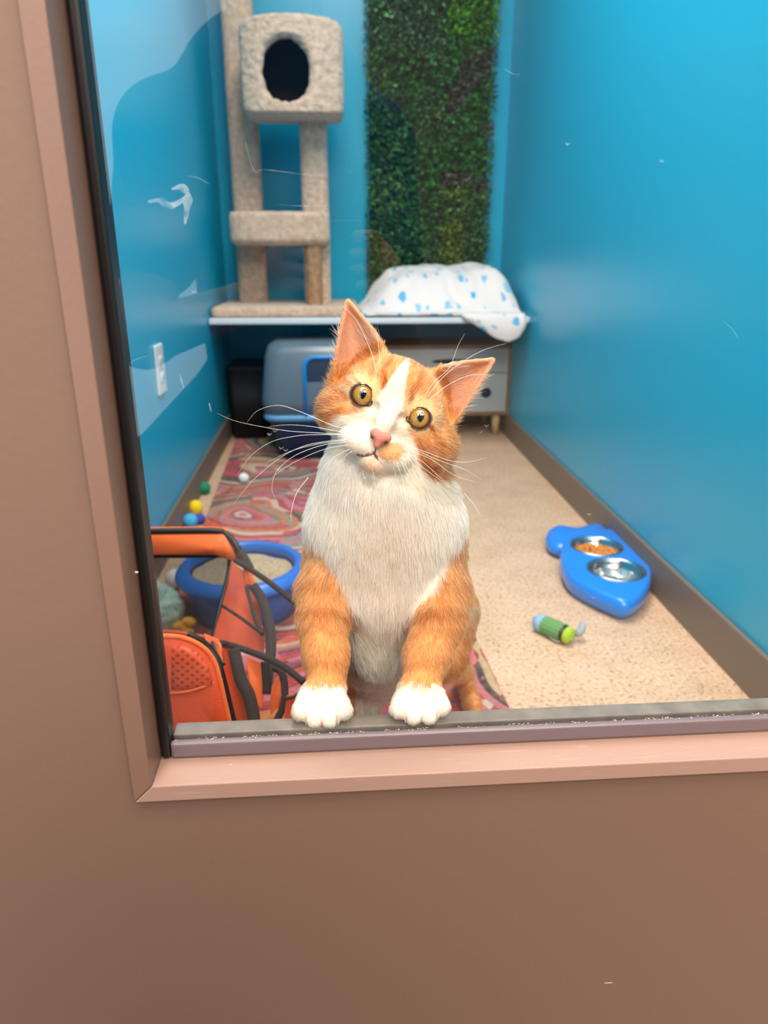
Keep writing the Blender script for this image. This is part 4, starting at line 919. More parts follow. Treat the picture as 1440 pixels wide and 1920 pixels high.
# ------------------------------------------------ coat colours
def L3(c): return np.array(lin(c)[:3])
C_WH = L3((243, 232, 216)); C_OR = L3((228, 156, 88)); C_DK = L3((186, 98, 42)); C_CR = L3((244, 206, 156)); C_PK = L3((238, 176, 156)); C_TAN = L3((216, 158, 104))
def sst(x, a, b): t = np.clip((x-a)/(b-a), 0, 1); return t*t*(3-2*t)
def vnoise(P, s, seed=0):
    return np.array([mnoise.noise(Vector((p[0]*s+seed, p[1]*s, p[2]*s))) for p in P])
def mixc(a, b, t): return a+(b-a)*t[:, None]
def head_coords(P): return ((P-HO) @ HM.T)/HS
def is_head(h): return (h[:, 1] > -128) & (np.abs(h[:, 0]-8) < 175) & (h[:, 2] > -230)
def coat(P, ragged=True):
    """fur colour at points P (n,3) of the cat frame"""
    n = len(P); h = head_coords(P); u, v, w = h[:, 0], h[:, 1], h[:, 2]
    n1 = vnoise(P, 260, 1); n2 = vnoise(P, 90, 5); n3 = vnoise(P, 500, 9)
    jit = (n1*4+n3*3) if ragged else n1*2
    # ---------- head
    c = np.tile(C_OR, (n, 1))
    c = mixc(c, C_CR, .35*sst(n2, -.1, .6))
    # lighter around the eyes and below the ears
    for eu in (-58, 58):
        d = np.hypot((u-eu)/1.25, v-4); c = mixc(c, C_CR, .75*sst(-d, -46, -27)*sst(-d, -52, -30))
    # forehead streaks
    def streak(c, pts_, wd, amt, col=C_DK):
        best = np.full(n, 1e9)
        for a, b in zip(pts_, pts_[1:]):
            a = np.array(a, float); b = np.array(b, float); ab = b-a; q = np.clip(((u-a[0])*ab[0]+(v-a[1])*ab[1])/(ab@ab), 0, 1)
            best = np.minimum(best, np.hypot(u-a[0]-q*ab[0], v-a[1]-q*ab[1]))
        return mixc(c, col, amt*sst(-(best+jit*.6), -wd, -wd*.25))
    front = w > -150
    for pts_, wd, am in (([(-28, 30), (-36, 58), (-34, 84)], 8, .55), ([(-24, 22), (-30, 42)], 7, .75), ([(28, 34), (34, 64), (30, 92)], 9, .5), ([(30, 22), (27, 40)], 7, .7),
                         ([(-56, 40), (-62, 76)], 8, .35), ([(58, 42), (62, 78)], 8, .35), ([(-8, 92), (-14, 112)], 9, .5), ([(12, 88), (22, 104)], 10, .6), ([(38, 96), (46, 106)], 8, .4),
                         ([(-86, 10), (-112, 10), (-134, -8)], 6, .45), ([(-88, -18), (-112, -34), (-130, -60)], 13, .6), ([(-84, -44), (-110, -64)], 9, .6), ([(-96, -8), (-120, -16)], 7, .4),
                         ([(86, -8), (104, -26), (116, -60), (118, -100)], 7, .85), ([(78, -44), (98, -66), (112, -96), (128, -118)], 16, .62), ([(128, -30), (142, -66), (138, -104)], 9, .4), ([(84, -22), (98, -50)], 9, .35),
                         ([(-74, 18), (-92, 26), (-104, 24)], 4, .5)):
        c = np.where(front[:, None], streak(c, pts_, wd, min(1, am*1.3)), c)
    # white blaze, muzzle and throat
    bl = np.interp(v, [-60, -30, -12, 0, 15, 40, 60, 80, 95, 100], [60, 44, 33, 27, 22, 16, 12, 7, 1, -8]); bc = np.interp(v, [-30, 0, 40, 90], [0, -4, -5, -3])
    mb = sst(bl-np.abs(u-bc)+jit*.9, -2.5, 2.5)*(v > -60)
    # muzzle boundary: left edge / right edge as function of v
    le = np.interp(-v, [10, 22, 40, 52, 70, 92, 108, 122], [-30, -38, -62, -84, -92, -100, -112, -150]); re = np.interp(-v, [10, 20, 36, 56, 80, 92, 96, 122, 130], [30, 36, 54, 74, 90, 104, 132, 150, 190])
    mz = sst(u-le+jit*1.3, -5, 5)*sst(re-u+jit*1.3, -5, 5)*(v <= -8)
    mz = np.maximum(mz, (u > 96)*sst(np.interp(u, [96, 132, 150, 165, 180], [-90, -101, -96, -80, -52])-v+jit*1.2, -4, 4))
    wm = np.maximum(mb, mz)*(w > -140)
    c = mixc(c, C_WH, wm)
    # tan patch beside the nose and tan chin
    d = np.hypot((u-30)*.92+(v+78)*.38*.9, ((v+78)*.92-(u-30)*.38)*1.45); c = mixc(c, C_TAN, sst(-(d+jit*1.2), -27, -21)*(w > -30)*.95)
    d = np.hypot((u-8)/1.5, (v+116)); c = mixc(c, C_TAN, .55*sst(-(d+jit), -19, -8)*(w > -50))
    # pinkish nose bridge end and mouth line
    d = np.hypot(u-2, (v+46)/1.1); c = mixc(c, C_PK, .75*sst(-d, -22, -8)*(w > 10))
    # ears: cinnamon backs, bare pink inside
    ear = (np.abs(u) > 60) & (v > np.interp(np.abs(u), [60, 80, 120, 150], [104, 92, 34, 34]))
    c = np.where(ear[:, None], mixc(np.tile(C_OR*.98, (n, 1)), C_PK*.93, np.full(n, .45)), c)
    # ---------- body
    x = P[:, 0]/.540*FPX+720; y = 960-P[:, 1]/.540*FPX; z = P[:, 2]
    jb = (n1*9+n3*7+n2*6)
    b = np.tile(C_OR, (n, 1)); b = mixc(b, L3((206, 160, 108)), .7*sst(-y, -1120, -1000))
    for (yy, a, wd) in ((1100, .55, 12), (1150, .85, 15), (1182, .45, 8), (1235, .38, 9), (1040, .4, 9), (1010, .3, 8), (1068, .35, 8)):
        lx = np.where(x < 720, x-606, x-826); curve = yy-8+np.where(x < 720, .0022, .0022)*lx**2*.9-lx*np.where(x < 720, -.12, .12)+jb*.5
        b = mixc(b, C_DK, a*sst(-np.abs(y-curve), -wd, -2))
    lb = np.interp(y, [930, 975, 1000, 1043, 1080, 1110, 1137, 1170], [540, 560, 572, 612, 634, 650, 656, 664]); rb = np.interp(y, [930, 965, 990, 1026, 1060, 1107, 1137, 1170, 1200, 1225], [900, 884, 872, 850, 836, 812, 782, 766, 742, 730])
    wb = sst(x-lb+jb*.8, -7, 7)*sst(rb-x+jb*.8, -7, 7)*(z > -.64)
    b = mixc(b, L3((250, 238, 228)), wb)
    b = mixc(b, L3((246, 218, 190)), wb*.5*sst(-np.abs(x-724), -120, -20)*sst(y, 890, 1000)*sst(n2, -1.2, .6))
    b = mixc(b, C_WH*.9, ((z < -.562) & (y > 1120) & (np.abs(x-712) < 74))*1.0)
    b = mixc(b, C_WH, sst(y+jb*.5, 1262, 1276)*(z > -.56))           # socks
    wx = (P @ np.array([1, 0, 0])); back = z < -.64
    b = np.where(back[:, None], mixc(b, C_DK, .5*sst(np.sin(P[:, 2]*190+P[:, 1]*60+n2*2), .2, .8)), b)
    b = np.where((back & (P[:, 1] < -.11) & (P[:, 1] > -.262))[:, None], mixc(b, L3((222, 206, 184)), sst(-y-jb, -1330, -1200)*.8), b)
    hd = is_head(h); c = np.where(hd[:, None], c, b)
    toe_shade = np.zeros(n)  # shade in the grooves between toes, painted as dark lines
    xs = P[:, 0]/.512*FPX+720; ys = 960-P[:, 1]/.512*FPX
    for gx, gy in ((577, 1330), (605, 1334), (632, 1330), (761, 1326), (789, 1330), (817, 1324)): toe_shade = np.maximum(toe_shade, sst(-np.abs(xs-gx-(ys-gy)*.05), -2.6, -.6)*sst(ys, gy-4, gy+10)*(z > -.54))
    c = mixc(c, L3((176, 128, 98)), toe_shade*.85)
    return np.clip(c, 0, 1)
me = bpy.data.meshes.new('cat'); bm.to_mesh(me); bm.free()
NV = len(me.vertices); vc = np.empty(NV*3, np.float32); me.vertices.foreach_get('co', vc); vc = vc.reshape(-1, 3)
cc_ = coat(vc.astype(float), False); h_ = head_coords(vc)
# lips and eyelid rims are darker skin
def rim(c, h):
    for (u, v, w, r) in EYES:
        d = np.sqrt((h[:, 0]-u)**2+(h[:, 1]-v)**2+(h[:, 2]-w)**2); c = np.where((d < r+.2)[:, None], L3((96, 52, 40)), c)
    best = np.full(len(h), 1e9); line = [(-40, -110), (-14, -104), (3, -92), (11, -98)]
    for a, b in zip(line, line[1:]):
        a = np.array(a, float); b = np.array(b, float); ab = b-a; q = np.clip(((h[:, 0]-a[0])*ab[0]+(h[:, 1]-a[1])*ab[1])/(ab@ab), 0, 1); best = np.minimum(best, np.hypot(h[:, 0]-a[0]-q*ab[0], h[:, 1]-a[1]-q*ab[1]))
    c = np.where(((best < 2.6) & (h[:, 2] > 0))[:, None], L3((150, 78, 72)), c)
    return c, best
cc_, _ = rim(cc_, h_)
ca = me.color_attributes.new('Col', 'FLOAT_COLOR', 'POINT'); ca.data.foreach_set('color', np.concatenate([cc_, np.ones((NV, 1))], 1).astype(np.float32).ravel())
cat = put('cat', me, colmat('cat_skin', rough=.85)); cat.matrix_world = KM
tag(cat, 'orange and white cat with amber eyes, head tilted, forepaws on the window ledge', 'cat')
def kput(name, bm, m, label=None):
    me_ = bpy.data.meshes.new(name); bm.to_mesh(me_); bm.free(); me_.materials.append(m) if not isinstance(m, list) else [me_.materials.append(q) for q in m]
    me_.polygons.foreach_set('use_smooth', [True]*len(me_.polygons)); o = bpy.data.objects.new(name, me_); COL.objects.link(o); o.parent = cat
    if label: o['label'] = label
    return o
HMb = Matrix(((hu[0], hv[0], hw_[0]), (hu[1], hv[1], hw_[1]), (hu[2], hv[2], hw_[2])))
# ------------------------------------------------ eyes
def irismat():
    m = bpy.data.materials.new('amber_iris'); m.use_nodes = True; nt = m.node_tree; b = nt.nodes['Principled BSDF']; N = nt.nodes.new; L = nt.links.new
    a = N('ShaderNodeAttribute'); a.attribute_name = 'eye'; sp = N('ShaderNodeSeparateXYZ'); L(a.outputs['Vector'], sp.inputs[0])     # x,y in iris radii
    ln = N('ShaderNodeVectorMath'); ln.operation = 'LENGTH'; L(a.outputs['Vector'], ln.inputs[0])
    n = N('ShaderNodeTexNoise'); n.inputs['Scale'].default_value = 5; n.inputs['Detail'].default_value = 6; L(a.outputs['Vector'], n.inputs['Vector'])
    ad = N('ShaderNodeMath'); ad.operation = 'MULTIPLY_ADD'; ad.inputs[1].default_value = .25; L(n.outputs['Fac'], ad.inputs[0]); L(ln.outputs['Value'], ad.inputs[2])
    r = N('ShaderNodeValToRGB'); e = r.color_ramp.elements; e[0].position = .35; e[0].color = lin((132, 112, 54)); e[1].position = 1.12; e[1].color = lin((52, 28, 12))
    for p, c in ((.55, (170, 134, 56)), (.75, (184, 134, 46)), (.9, (160, 100, 32)), (1.03, (92, 54, 20))): q = e.new(p); q.color = lin(c)
    L(ad.outputs[0], r.inputs[0])
    n2 = N('ShaderNodeTexNoise'); n2.inputs['Scale'].default_value = 14; n2.inputs['Detail'].default_value = 4; L(a.outputs['Vector'], n2.inputs['Vector'])
    mm = N('ShaderNodeMix'); mm.data_type = 'RGBA'; mm.blend_type = 'OVERLAY'; mm.inputs[0].default_value = .35; L(r.outputs[0], mm.inputs[6]); L(n2.outputs['Color'], mm.inputs[7])
    L(mm.outputs[2], b.inputs['Base Color']); b.inputs['Roughness'].default_value = .12; b.inputs['Coat Weight'].default_value = 1; b.inputs['Coat Roughness'].default_value = .01; return m
M_iris = irismat(); M_pup = mat('pupil_black', (4, 4, 5), rough=.03, coat=1); M_lid = mat('eyelid_skin', (44, 24, 18), rough=.7, spec=.2)
M_cornea = bpy.data.materials.new('cornea'); M_cornea.use_nodes = True; nt = M_cornea.node_tree; nt.nodes.clear(); oo = nt.nodes.new('ShaderNodeOutputMaterial'); tr = nt.nodes.new('ShaderNodeBsdfTransparent'); gg = nt.nodes.new('ShaderNodeBsdfGlossy'); gg.inputs['Roughness'].default_value = .01; ff = nt.nodes.new('ShaderNodeFresnel'); ff.inputs[0].default_value = 1.38; mx = nt.nodes.new('ShaderNodeMixShader'); nt.links.new(ff.outputs[0], mx.inputs[0]); nt.links.new(tr.outputs[0], mx.inputs[1]); nt.links.new(gg.outputs[0], mx.inputs[2]); nt.links.new(mx.outputs[0], oo.inputs[0])
for (u, v, w, r) in EYES:
    bm = bmesh.new(); bmesh.ops.create_uvsphere(bm, u_segments=48, v_segments=32, radius=1)
    me_ = bpy.data.meshes.new('eye'); bm.to_mesh(me_); bm.free()
    at = me_.attributes.new('eye', 'FLOAT_VECTOR', 'POINT'); co = np.empty(len(me_.vertices)*3, np.float32); me_.vertices.foreach_get('co', co); co = co.reshape(-1, 3); a3 = co/.80; a3[:, 2] = 0
    at.data.foreach_set('vector', a3.astype(np.float32).ravel())
    me_.transform(Matrix.Translation(Vector(Hp(u, v, w))) @ HMb.to_4x4() @ Matrix.Diagonal((r*HS,)*3+(1,)))
    me_.materials.append(M_iris); me_.polygons.foreach_set('use_smooth', [True]*len(me_.polygons)); eo = bpy.data.objects.new('eye', me_); COL.objects.link(eo); eo.parent = cat; eo['label'] = 'amber eye with slit pupil'
    # pupil: thin lens-shaped cap just above the iris
    bm = bmesh.new(); G = []
    for i in range(17):
        row = []; t_ = -1+2*i/16; wd = 6.2*(1-abs(t_)**1.8)**.8
        for j in range(9): x_ = wd*(-1+2*j/8)*1.0; y_ = 12.5*t_; row.append(bm.verts.new(Hp(u+1+x_*.98+y_*.05, v+y_+1, w+math.sqrt((r+.25)**2-x_*x_-y_*y_))))
        G.append(row)
    for i in range(16):
        for j in range(8): bm.faces.new((G[i][j], G[i][j+1], G[i+1][j+1], G[i+1][j]))
    me_ = bpy.data.meshes.new('pupil'); bm.to_mesh(me_); bm.free(); me_.materials.append(M_pup); me_.polygons.foreach_set('use_smooth', [True]*len(me_.polygons)); po = bpy.data.objects.new('pupil', me_); COL.objects.link(po); po.parent = eo
    # eyelid rim, drawn to a point at the tear duct
    s = 1 if u < 0 else -1; P_ = []
    for k in range(40):
        a = 2*math.pi*k/40; rr = 19.9; x_ = math.cos(a)*rr*1.02; y_ = math.sin(a)*rr*(1.0 if math.sin(a) < 0 else .97)
        kd = max(0, math.cos(a-math.radians(-28 if s > 0 else 208)))**14*4.5; x_ += kd*s*.85; y_ -= kd*.5
        dd = min(math.hypot(x_, y_), r*.98); P_.append(Vector(Hp(u+x_, v+y_, w+math.sqrt(r*r-min(dd, 20.9)**2)+.2)))
    bm = bmesh.new(); tube(bm, P_+[P_[0]], 1.05*HS, 8, smooth=False, cap=False); kput('eyelid', bm, M_lid)
# ------------------------------------------------ nose
def blobs(name, prims, m, vx=.00045):
    pr = [(Hp(*c), np.array(r)*HS, k*HS, op) for c, r, k, op in prims]; A = np.min([p[0]-p[1].max()*1.3 for p in pr], 0); B = np.max([p[0]+p[1].max()*1.3 for p in pr], 0)
    n = np.ceil((B-A)/vx).astype(int); X, Y, Z = np.meshgrid(*[A[i]+vx*np.arange(n[i]) for i in range(3)], indexing='ij'); G = np.full(X.shape, .01)
    for c, r, k, op in pr:
        q = [HM[i][0]*(X-c[0])+HM[i][1]*(Y-c[1])+HM[i][2]*(Z-c[2]) for i in range(3)]
        k0 = np.sqrt(sum((q[i]/r[i])**2 for i in range(3)))+1e-6; k1 = np.sqrt(sum((q[i]/r[i]**2)**2 for i in range(3)))+1e-9; d = k0*(k0-1)/k1
        G = smin(G, d, k) if op > 0 else -smin(-G, d, k)
    g_ = openvdb.FloatGrid(.01); g_.copyFromArray(np.ascontiguousarray(G.astype(np.float32))); v_, q_ = g_.convertToQuads(0.0)
    me_ = bpy.data.meshes.new(name); me_.from_pydata((v_*vx+A).tolist(), [], np.array(q_).tolist()); bm = bmesh.new(); bm.from_mesh(me_); bpy.data.meshes.remove(me_)
    bmesh.ops.smooth_vert(bm, verts=bm.verts, factor=.5, use_axis_x=True, use_axis_y=True, use_axis_z=True); bmesh.ops.recalc_face_normals(bm, faces=bm.faces); return kput(name, bm, m)
M_nose = mat('pink_nose', (218, 132, 112), rough=.45, bump=.5, bscale=1800, var=.12, vscale=300)
blobs('nose', [((-8, -56, 31), (11, 9, 10), 6, 1), ((12, -56, 31), (11, 9, 10), 6, 1), ((2, -61, 35), (12, 10, 9), 6, 1), ((2, -73, 33), (7, 9, 8), 6, 1), ((-13, -65, 41), (5.0, 2.6, 7), 2, -1), ((17, -65, 41), (5.0, 2.6, 7), 2, -1), ((2, -74, 46), (1.2, 9, 3), 1, -1)], M_nose)
bm = bmesh.new()
for s in (-1, 1): ellipsoid(bm, Hp(2+s*13.5, -65, 34), (4.6*HS, 2.6*HS, 3*HS), (HMb @ Matrix.Rotation(s*.5, 3, 'Z')), 16, 10)
kput('nostril', bm, mat('nostril_dark', (92, 34, 30), rough=.5))
M_lip = mat('lip', (112, 52, 50), rough=.5)
bm = bmesh.new()
bvt = BVHTree.FromPolygons([Vector(v) for v in vc.tolist()], [tuple(p.vertices) for p in cat.data.polygons])
def onface(u, v, lift=.3):
    o = Vector(Hp(u, v, 120)); h = bvt.ray_cast(o, Vector((-hw_).tolist())); return h[0]+Vector(hw_)*lift*HS if h[0] else Vector(Hp(u, v, 20))
tube(bm, [onface(a, b, .2) for a, b in ((-50, -109), (-38, -111), (-24, -107), (-12, -103), (3, -93), (14, -100), (24, -105), (36, -109))], [.4*HS, 1.1*HS, 1.9*HS, 1.7*HS, .8*HS, .3*HS, .25*HS, .2*HS], 6)
tube(bm, [onface(2, -78, .1), onface(3, -86, .1), onface(3, -93, .1)], 1.1*HS, 6)
kput('lips', bm, M_lip, 'thin dark pink mouth line')
# ------------------------------------------------ whiskers
M_wh = mat('whisker_white', (252, 250, 244), rough=.4, spec=.6)
WHK = [([(648, 803), (622, 797), (563, 772), (522, 760), (483, 770), (463, 792)], .478, .50), ([(648, 814), (600, 812), (540, 808), (490, 800), (440, 789), (407, 775)], .478, .52), ([(650, 812), (620, 806), (570, 798), (530, 797), (500, 801)], .478, .50),
       ([(648, 815), (600, 815), (560, 817), (510, 828), (470, 855), (443, 893)], .478, .505), ([(650, 824), (610, 828), (565, 838), (520, 862), (470, 905), (436, 948)], .478, .50), ([(650, 828), (600, 836), (550, 856), (518, 885), (510, 918), (520, 940)], .478, .50),
       ([(652, 834), (610, 842), (565, 860), (530, 880), (505, 900)], .478, .50), ([(655, 842), (630, 855), (608, 878)], .478, .488), ([(660, 846), (640, 862), (622, 884)], .478, .488), ([(646, 826), (600, 832), (545, 846), (500, 868)], .478, .5),
       ([(772, 838), (805, 850), (845, 864), (880, 866), (912, 858)], .478, .50), ([(772, 846), (810, 862), (850, 890), (895, 905)], .478, .50), ([(770, 852), (795, 868), (830, 900), (862, 928)], .478, .50), ([(768, 855), (800, 882), (832, 905), (858, 930)], .478, .50),
       ([(764, 858), (785, 885), (802, 915), (812, 955)], .478, .50), ([(752, 865), (766, 898), (772, 930), (776, 962)], .478, .49), ([(745, 872), (755, 900), (762, 935), (764, 965)], .478, .49), ([(758, 868), (775, 900), (792, 925), (800, 950)], .478, .49),
       ([(738, 876), (744, 898), (748, 920)], .478, .488), ([(776, 842), (820, 862), (870, 880), (905, 900)], .478, .50), ([(700, 886), (702, 900), (704, 915)], .482, .486), ([(870, 925), (888, 945), (902, 970)], .52, .52),
       ([(797, 742), (815, 715), (842, 690), (858, 650), (871, 626)], .492, .485), ([(800, 745), (830, 708), (865, 680), (905, 657), (948, 644)], .492, .49), ([(806, 748), (840, 722), (880, 704), (926, 703)], .492, .495), ([(706, 702), (696, 660), (668, 600), (640, 572)], .49, .49), ([(712, 692), (710, 650), (704, 615)], .49, .488),
       ([(578, 895), (556, 925), (546, 960), (547, 978)], .53, .52)]
for w_, (P_, d0, d1) in enumerate(WHK):
    bm = bmesh.new(); n = len(P_)
    tube(bm, [K(x, y, d0+(d1-d0)*i/(n-1)) for i, (x, y) in enumerate(P_)], [.00016, .00014, .00010, .00004], 5, 6); kput('whisker', bm, M_wh)
# ------------------------------------------------ fur
me = cat.data; me.calc_loop_triangles(); NT = len(me.loop_triangles)
tri = np.empty(NT*3, np.int32); me.loop_triangles.foreach_get('vertices', tri); tri = tri.reshape(-1, 3)
vn = np.empty(NV*3, np.float32); me.vertices.foreach_get('normal', vn); vn = vn.reshape(-1, 3)
A_, B_, C_ = vc[tri[:, 0]], vc[tri[:, 1]], vc[tri[:, 2]]; ar = np.linalg.norm(np.cross(B_-A_, C_-A_), axis=1)/2; ct_ = (A_+B_+C_)/3
hh_ = head_coords(ct_); hd_ = is_head(hh_) & (hh_[:, 2] > -160)
dens = np.where(hd_, 1.0, .62); dens = np.where(ct_[:, 2] < -.66, .30, dens)
pw = ar*dens; cum = np.cumsum(pw); NH = FURN
ti = np.searchsorted(cum, RNG.random(NH)*cum[-1]); r1 = np.sqrt(RNG.random(NH))[:, None]; r2 = RNG.random(NH)[:, None]
ti = np.clip(ti, 0, NT-1)
bar = (1-r1, r1*(1-r2), r1*r2); root = A_[ti]*bar[0]+B_[ti]*bar[1]+C_[ti]*bar[2]; nr = vn[tri[ti, 0]]*bar[0]+vn[tri[ti, 1]]*bar[1]+vn[tri[ti, 2]]*bar[2]; nr /= np.linalg.norm(nr, axis=1)[:, None]+1e-9
h = head_coords(root); u, v, w = h.T; hd = is_head(h)
keep = np.ones(NH, bool)
for (eu, ev, ew, er) in EYES:
    d = np.sqrt((u-eu)**2+(v-ev)**2+(w-ew)**2); keep &= ~(d < er+.3); s = 1 if eu < 0 else -1; keep &= ~((np.hypot(u-eu-s*24, (v-ev+12)*1.3) < 5) & (w > -40))
keep &= ~((np.hypot((u-2)/1.15, v+60) < 15) & (w > 25)) 
_, ml = rim(np.zeros((NH, 3)), h); keep &= ~((ml < 2.5) & (w > 0)); keep &= ~((np.abs(u-2) < 2) & (v > -94) & (v < -70) & (w > 20))
earz = (np.abs(u) > 62) & (v > np.interp(np.abs(u), [60, 80, 120, 150], [106, 94, 40, 40])) & hd
inner = earz & ((nr @ hw_) > .12)
keep &= ~(inner & (RNG.random(NH) < .45))
root, nr, h, hd, earz, inner = [a[keep] for a in (root, nr, h, hd, earz, inner)]; u, v, w = h.T; NH = len(root)
# flow
fl_h = np.stack([u-2, (v+55)*np.where(v > -55, 1.0, 1.0), -30-np.abs(u)*.2], 1); up_ = v > 10
fl_h[:, 0] = np.where(up_, (u)*.55, fl_h[:, 0]); fl_h[:, 1] = np.where(v < -95, -60-np.abs(v+95), fl_h[:, 1])
fl_h[:, 1] = np.where((np.abs(u) > 60) & (v < 10), fl_h[:, 1]-35, fl_h[:, 1])
esg = np.sign(u); fl_e = np.stack([esg*35, np.full(NH, 90.), np.full(NH, -10.)], 1)
fl_i = np.stack([esg*70., np.full(NH, 55.), np.full(NH, 25.)], 1)
fl_h = np.where(earz[:, None], fl_e, fl_h); fl_h = np.where(inner[:, None], fl_i, fl_h)
fl_h = fl_h @ HM
bxp = root[:, 0]/.54*FPX+720; byp = 960-root[:, 1]/.54*FPX
side = (bxp-722)/150
fl_b = np.stack([side*.42, -np.ones(NH), np.full(NH, .10)], 1)
legz = (byp > 1120) & (np.abs(bxp-722) > 35)
fl_b = np.where((byp > 1120)[:, None] & legz[:, None], np.stack([np.where(bxp < 720, (bxp-612), (bxp-810))*.010, -np.ones(NH), np.full(NH, .05)], 1), fl_b)
fl_b = np.where((root[:, 2] < -.66)[:, None], np.array([.1, -.8, -.5]), fl_b)
fl = np.where(hd[:, None], fl_h, fl_b)
cl = np.stack([vnoise(root, 150, 3), vnoise(root, 150, 13), vnoise(root, 150, 23)], 1)
fl = fl/(np.linalg.norm(fl, axis=1)[:, None]+1e-9)+cl*np.where(hd, .38, .30)[:, None]+RNG.normal(0, .13, (NH, 3))
fl -= nr*(fl*nr).sum(1)[:, None]; fl /= np.linalg.norm(fl, axis=1)[:, None]+1e-9
# length (m)
dn = np.hypot(u-2, v+60)
ln_h = np.interp(dn, [15, 40, 80, 130, 180], [.0016, .0030, .0055, .0080, .0100]); ln_h = np.where(v > 15, np.minimum(ln_h, .0052), ln_h)
cheek = (np.abs(u) > 95) & (v < 0); ln_h = np.where(cheek, ln_h+.003, ln_h)
for (eu, ev, ew, er) in EYES:
    d = np.hypot(u-eu, v-ev); ln_h = np.where(w > -70, np.minimum(ln_h, .0014+np.maximum(0, d-21)*.00018), ln_h)
ln_h = np.where(earz, .0028, ln_h); ln_h = np.where(inner, np.where((RNG.random(NH) < .4) & (v < 118), .0105, .0026), ln_h)
ln_b = np.interp(byp, [880, 960, 1130, 1180, 1270, 1300, 1340], [.012, .013, .010, .0062, .0050, .0034, .0026]); ln_b = np.where((byp > 1100) & (byp < 1290) & (np.abs(bxp-705) < 50) & (root[:, 2] < -.538), .015, ln_b); ln_b = np.where((byp > 1325), np.minimum(ln_b, .0025), ln_b)
ln_b = np.where(root[:, 2] < -.64, .0095, ln_b)
LN = np.where(hd, ln_h, ln_b)*RNG.uniform(.65, 1.15, NH)
lift = np.where(hd, .42, .34)*RNG.uniform(.6, 1.5, NH); lift = np.where(earz, .25, lift)
NPT = 5; t_ = np.linspace(0, 1, NPT)
curl = cl[:, ::-1]*.18
P5 = np.stack([root-nr*.0004+LN[:, None]*(nr*(lift*(t-.30*t*t))[:, None]+fl*(t*.93) + curl*t*t + (np.where(hd, 0, 1)[:, None]*np.array([0, -.18, 0]))*t*t) for t in t_], 1)
hc = coat(root.astype(float))
tint = RNG.normal(1, .20, NH); dkh = RNG.random(NH) < .12
white = hc.min(1) > .62
hc = hc*np.where(white, np.clip(tint, .9, 1.06), tint)[:, None]; hc = np.where((dkh & ~white & ~inner)[:, None], hc*np.array([.62, .5, .42]), hc); lt_ = (RNG.random(NH) < .14) & ~white; hc = np.where(lt_[:, None], hc*.45+C_CR*.62, hc)
hc = np.where((inner & (LN > .006))[:, None], L3((250, 226, 206)), hc)
hc = np.clip(hc, 0, .97)
cu = bpy.data.hair_curves.new('fur'); cu.add_curves([NPT]*NH); cu.position_data.foreach_set('vector', P5.astype(np.float32).ravel())
rad = cu.attributes.new('radius', 'FLOAT', 'POINT'); rb_ = np.where(hd, .00012, .00016)*RNG.uniform(.8, 1.2, NH)
rad.data.foreach_set('value', (rb_[:, None]*np.array([1, .95, .8, .55, .12])[None]).astype(np.float32).ravel())
ca = cu.attributes.new('Col', 'FLOAT_COLOR', 'CURVE'); ca.data.foreach_set('color', np.concatenate([hc, np.ones((NH, 1))], 1).astype(np.float32).ravel())
mf = bpy.data.materials.new('cat_fur'); mf.use_nodes = True; nt = mf.node_tree; nt.nodes.clear(); oo = nt.nodes.new('ShaderNodeOutputMaterial'); at = nt.nodes.new('ShaderNodeAttribute'); at.attribute_name = 'Col'
df = nt.nodes.new('ShaderNodeBsdfDiffuse'); tl_ = nt.nodes.new('ShaderNodeBsdfTranslucent'); gl = nt.nodes.new('ShaderNodeBsdfHairPrincipled'); gl.parametrization = 'COLOR'; gl.inputs['Roughness'].default_value = .35; gl.inputs['Radial Roughness'].default_value = .6
nt.links.new(at.outputs['Color'], gl.inputs['Color']); nt.links.new(at.outputs['Color'], df.inputs[0]); mx = nt.nodes.new('ShaderNodeMixShader'); mx.inputs[0].default_value = .5; nt.links.new(df.outputs[0], mx.inputs[1]); nt.links.new(gl.outputs[0], mx.inputs[2]); nt.links.new(mx.outputs[0], oo.inputs[0])
cu.materials.append(mf); fo = bpy.data.objects.new('fur', cu); COL.objects.link(fo); fo.parent = cat; fo['kind'] = 'stuff'
print('hairs', NH)
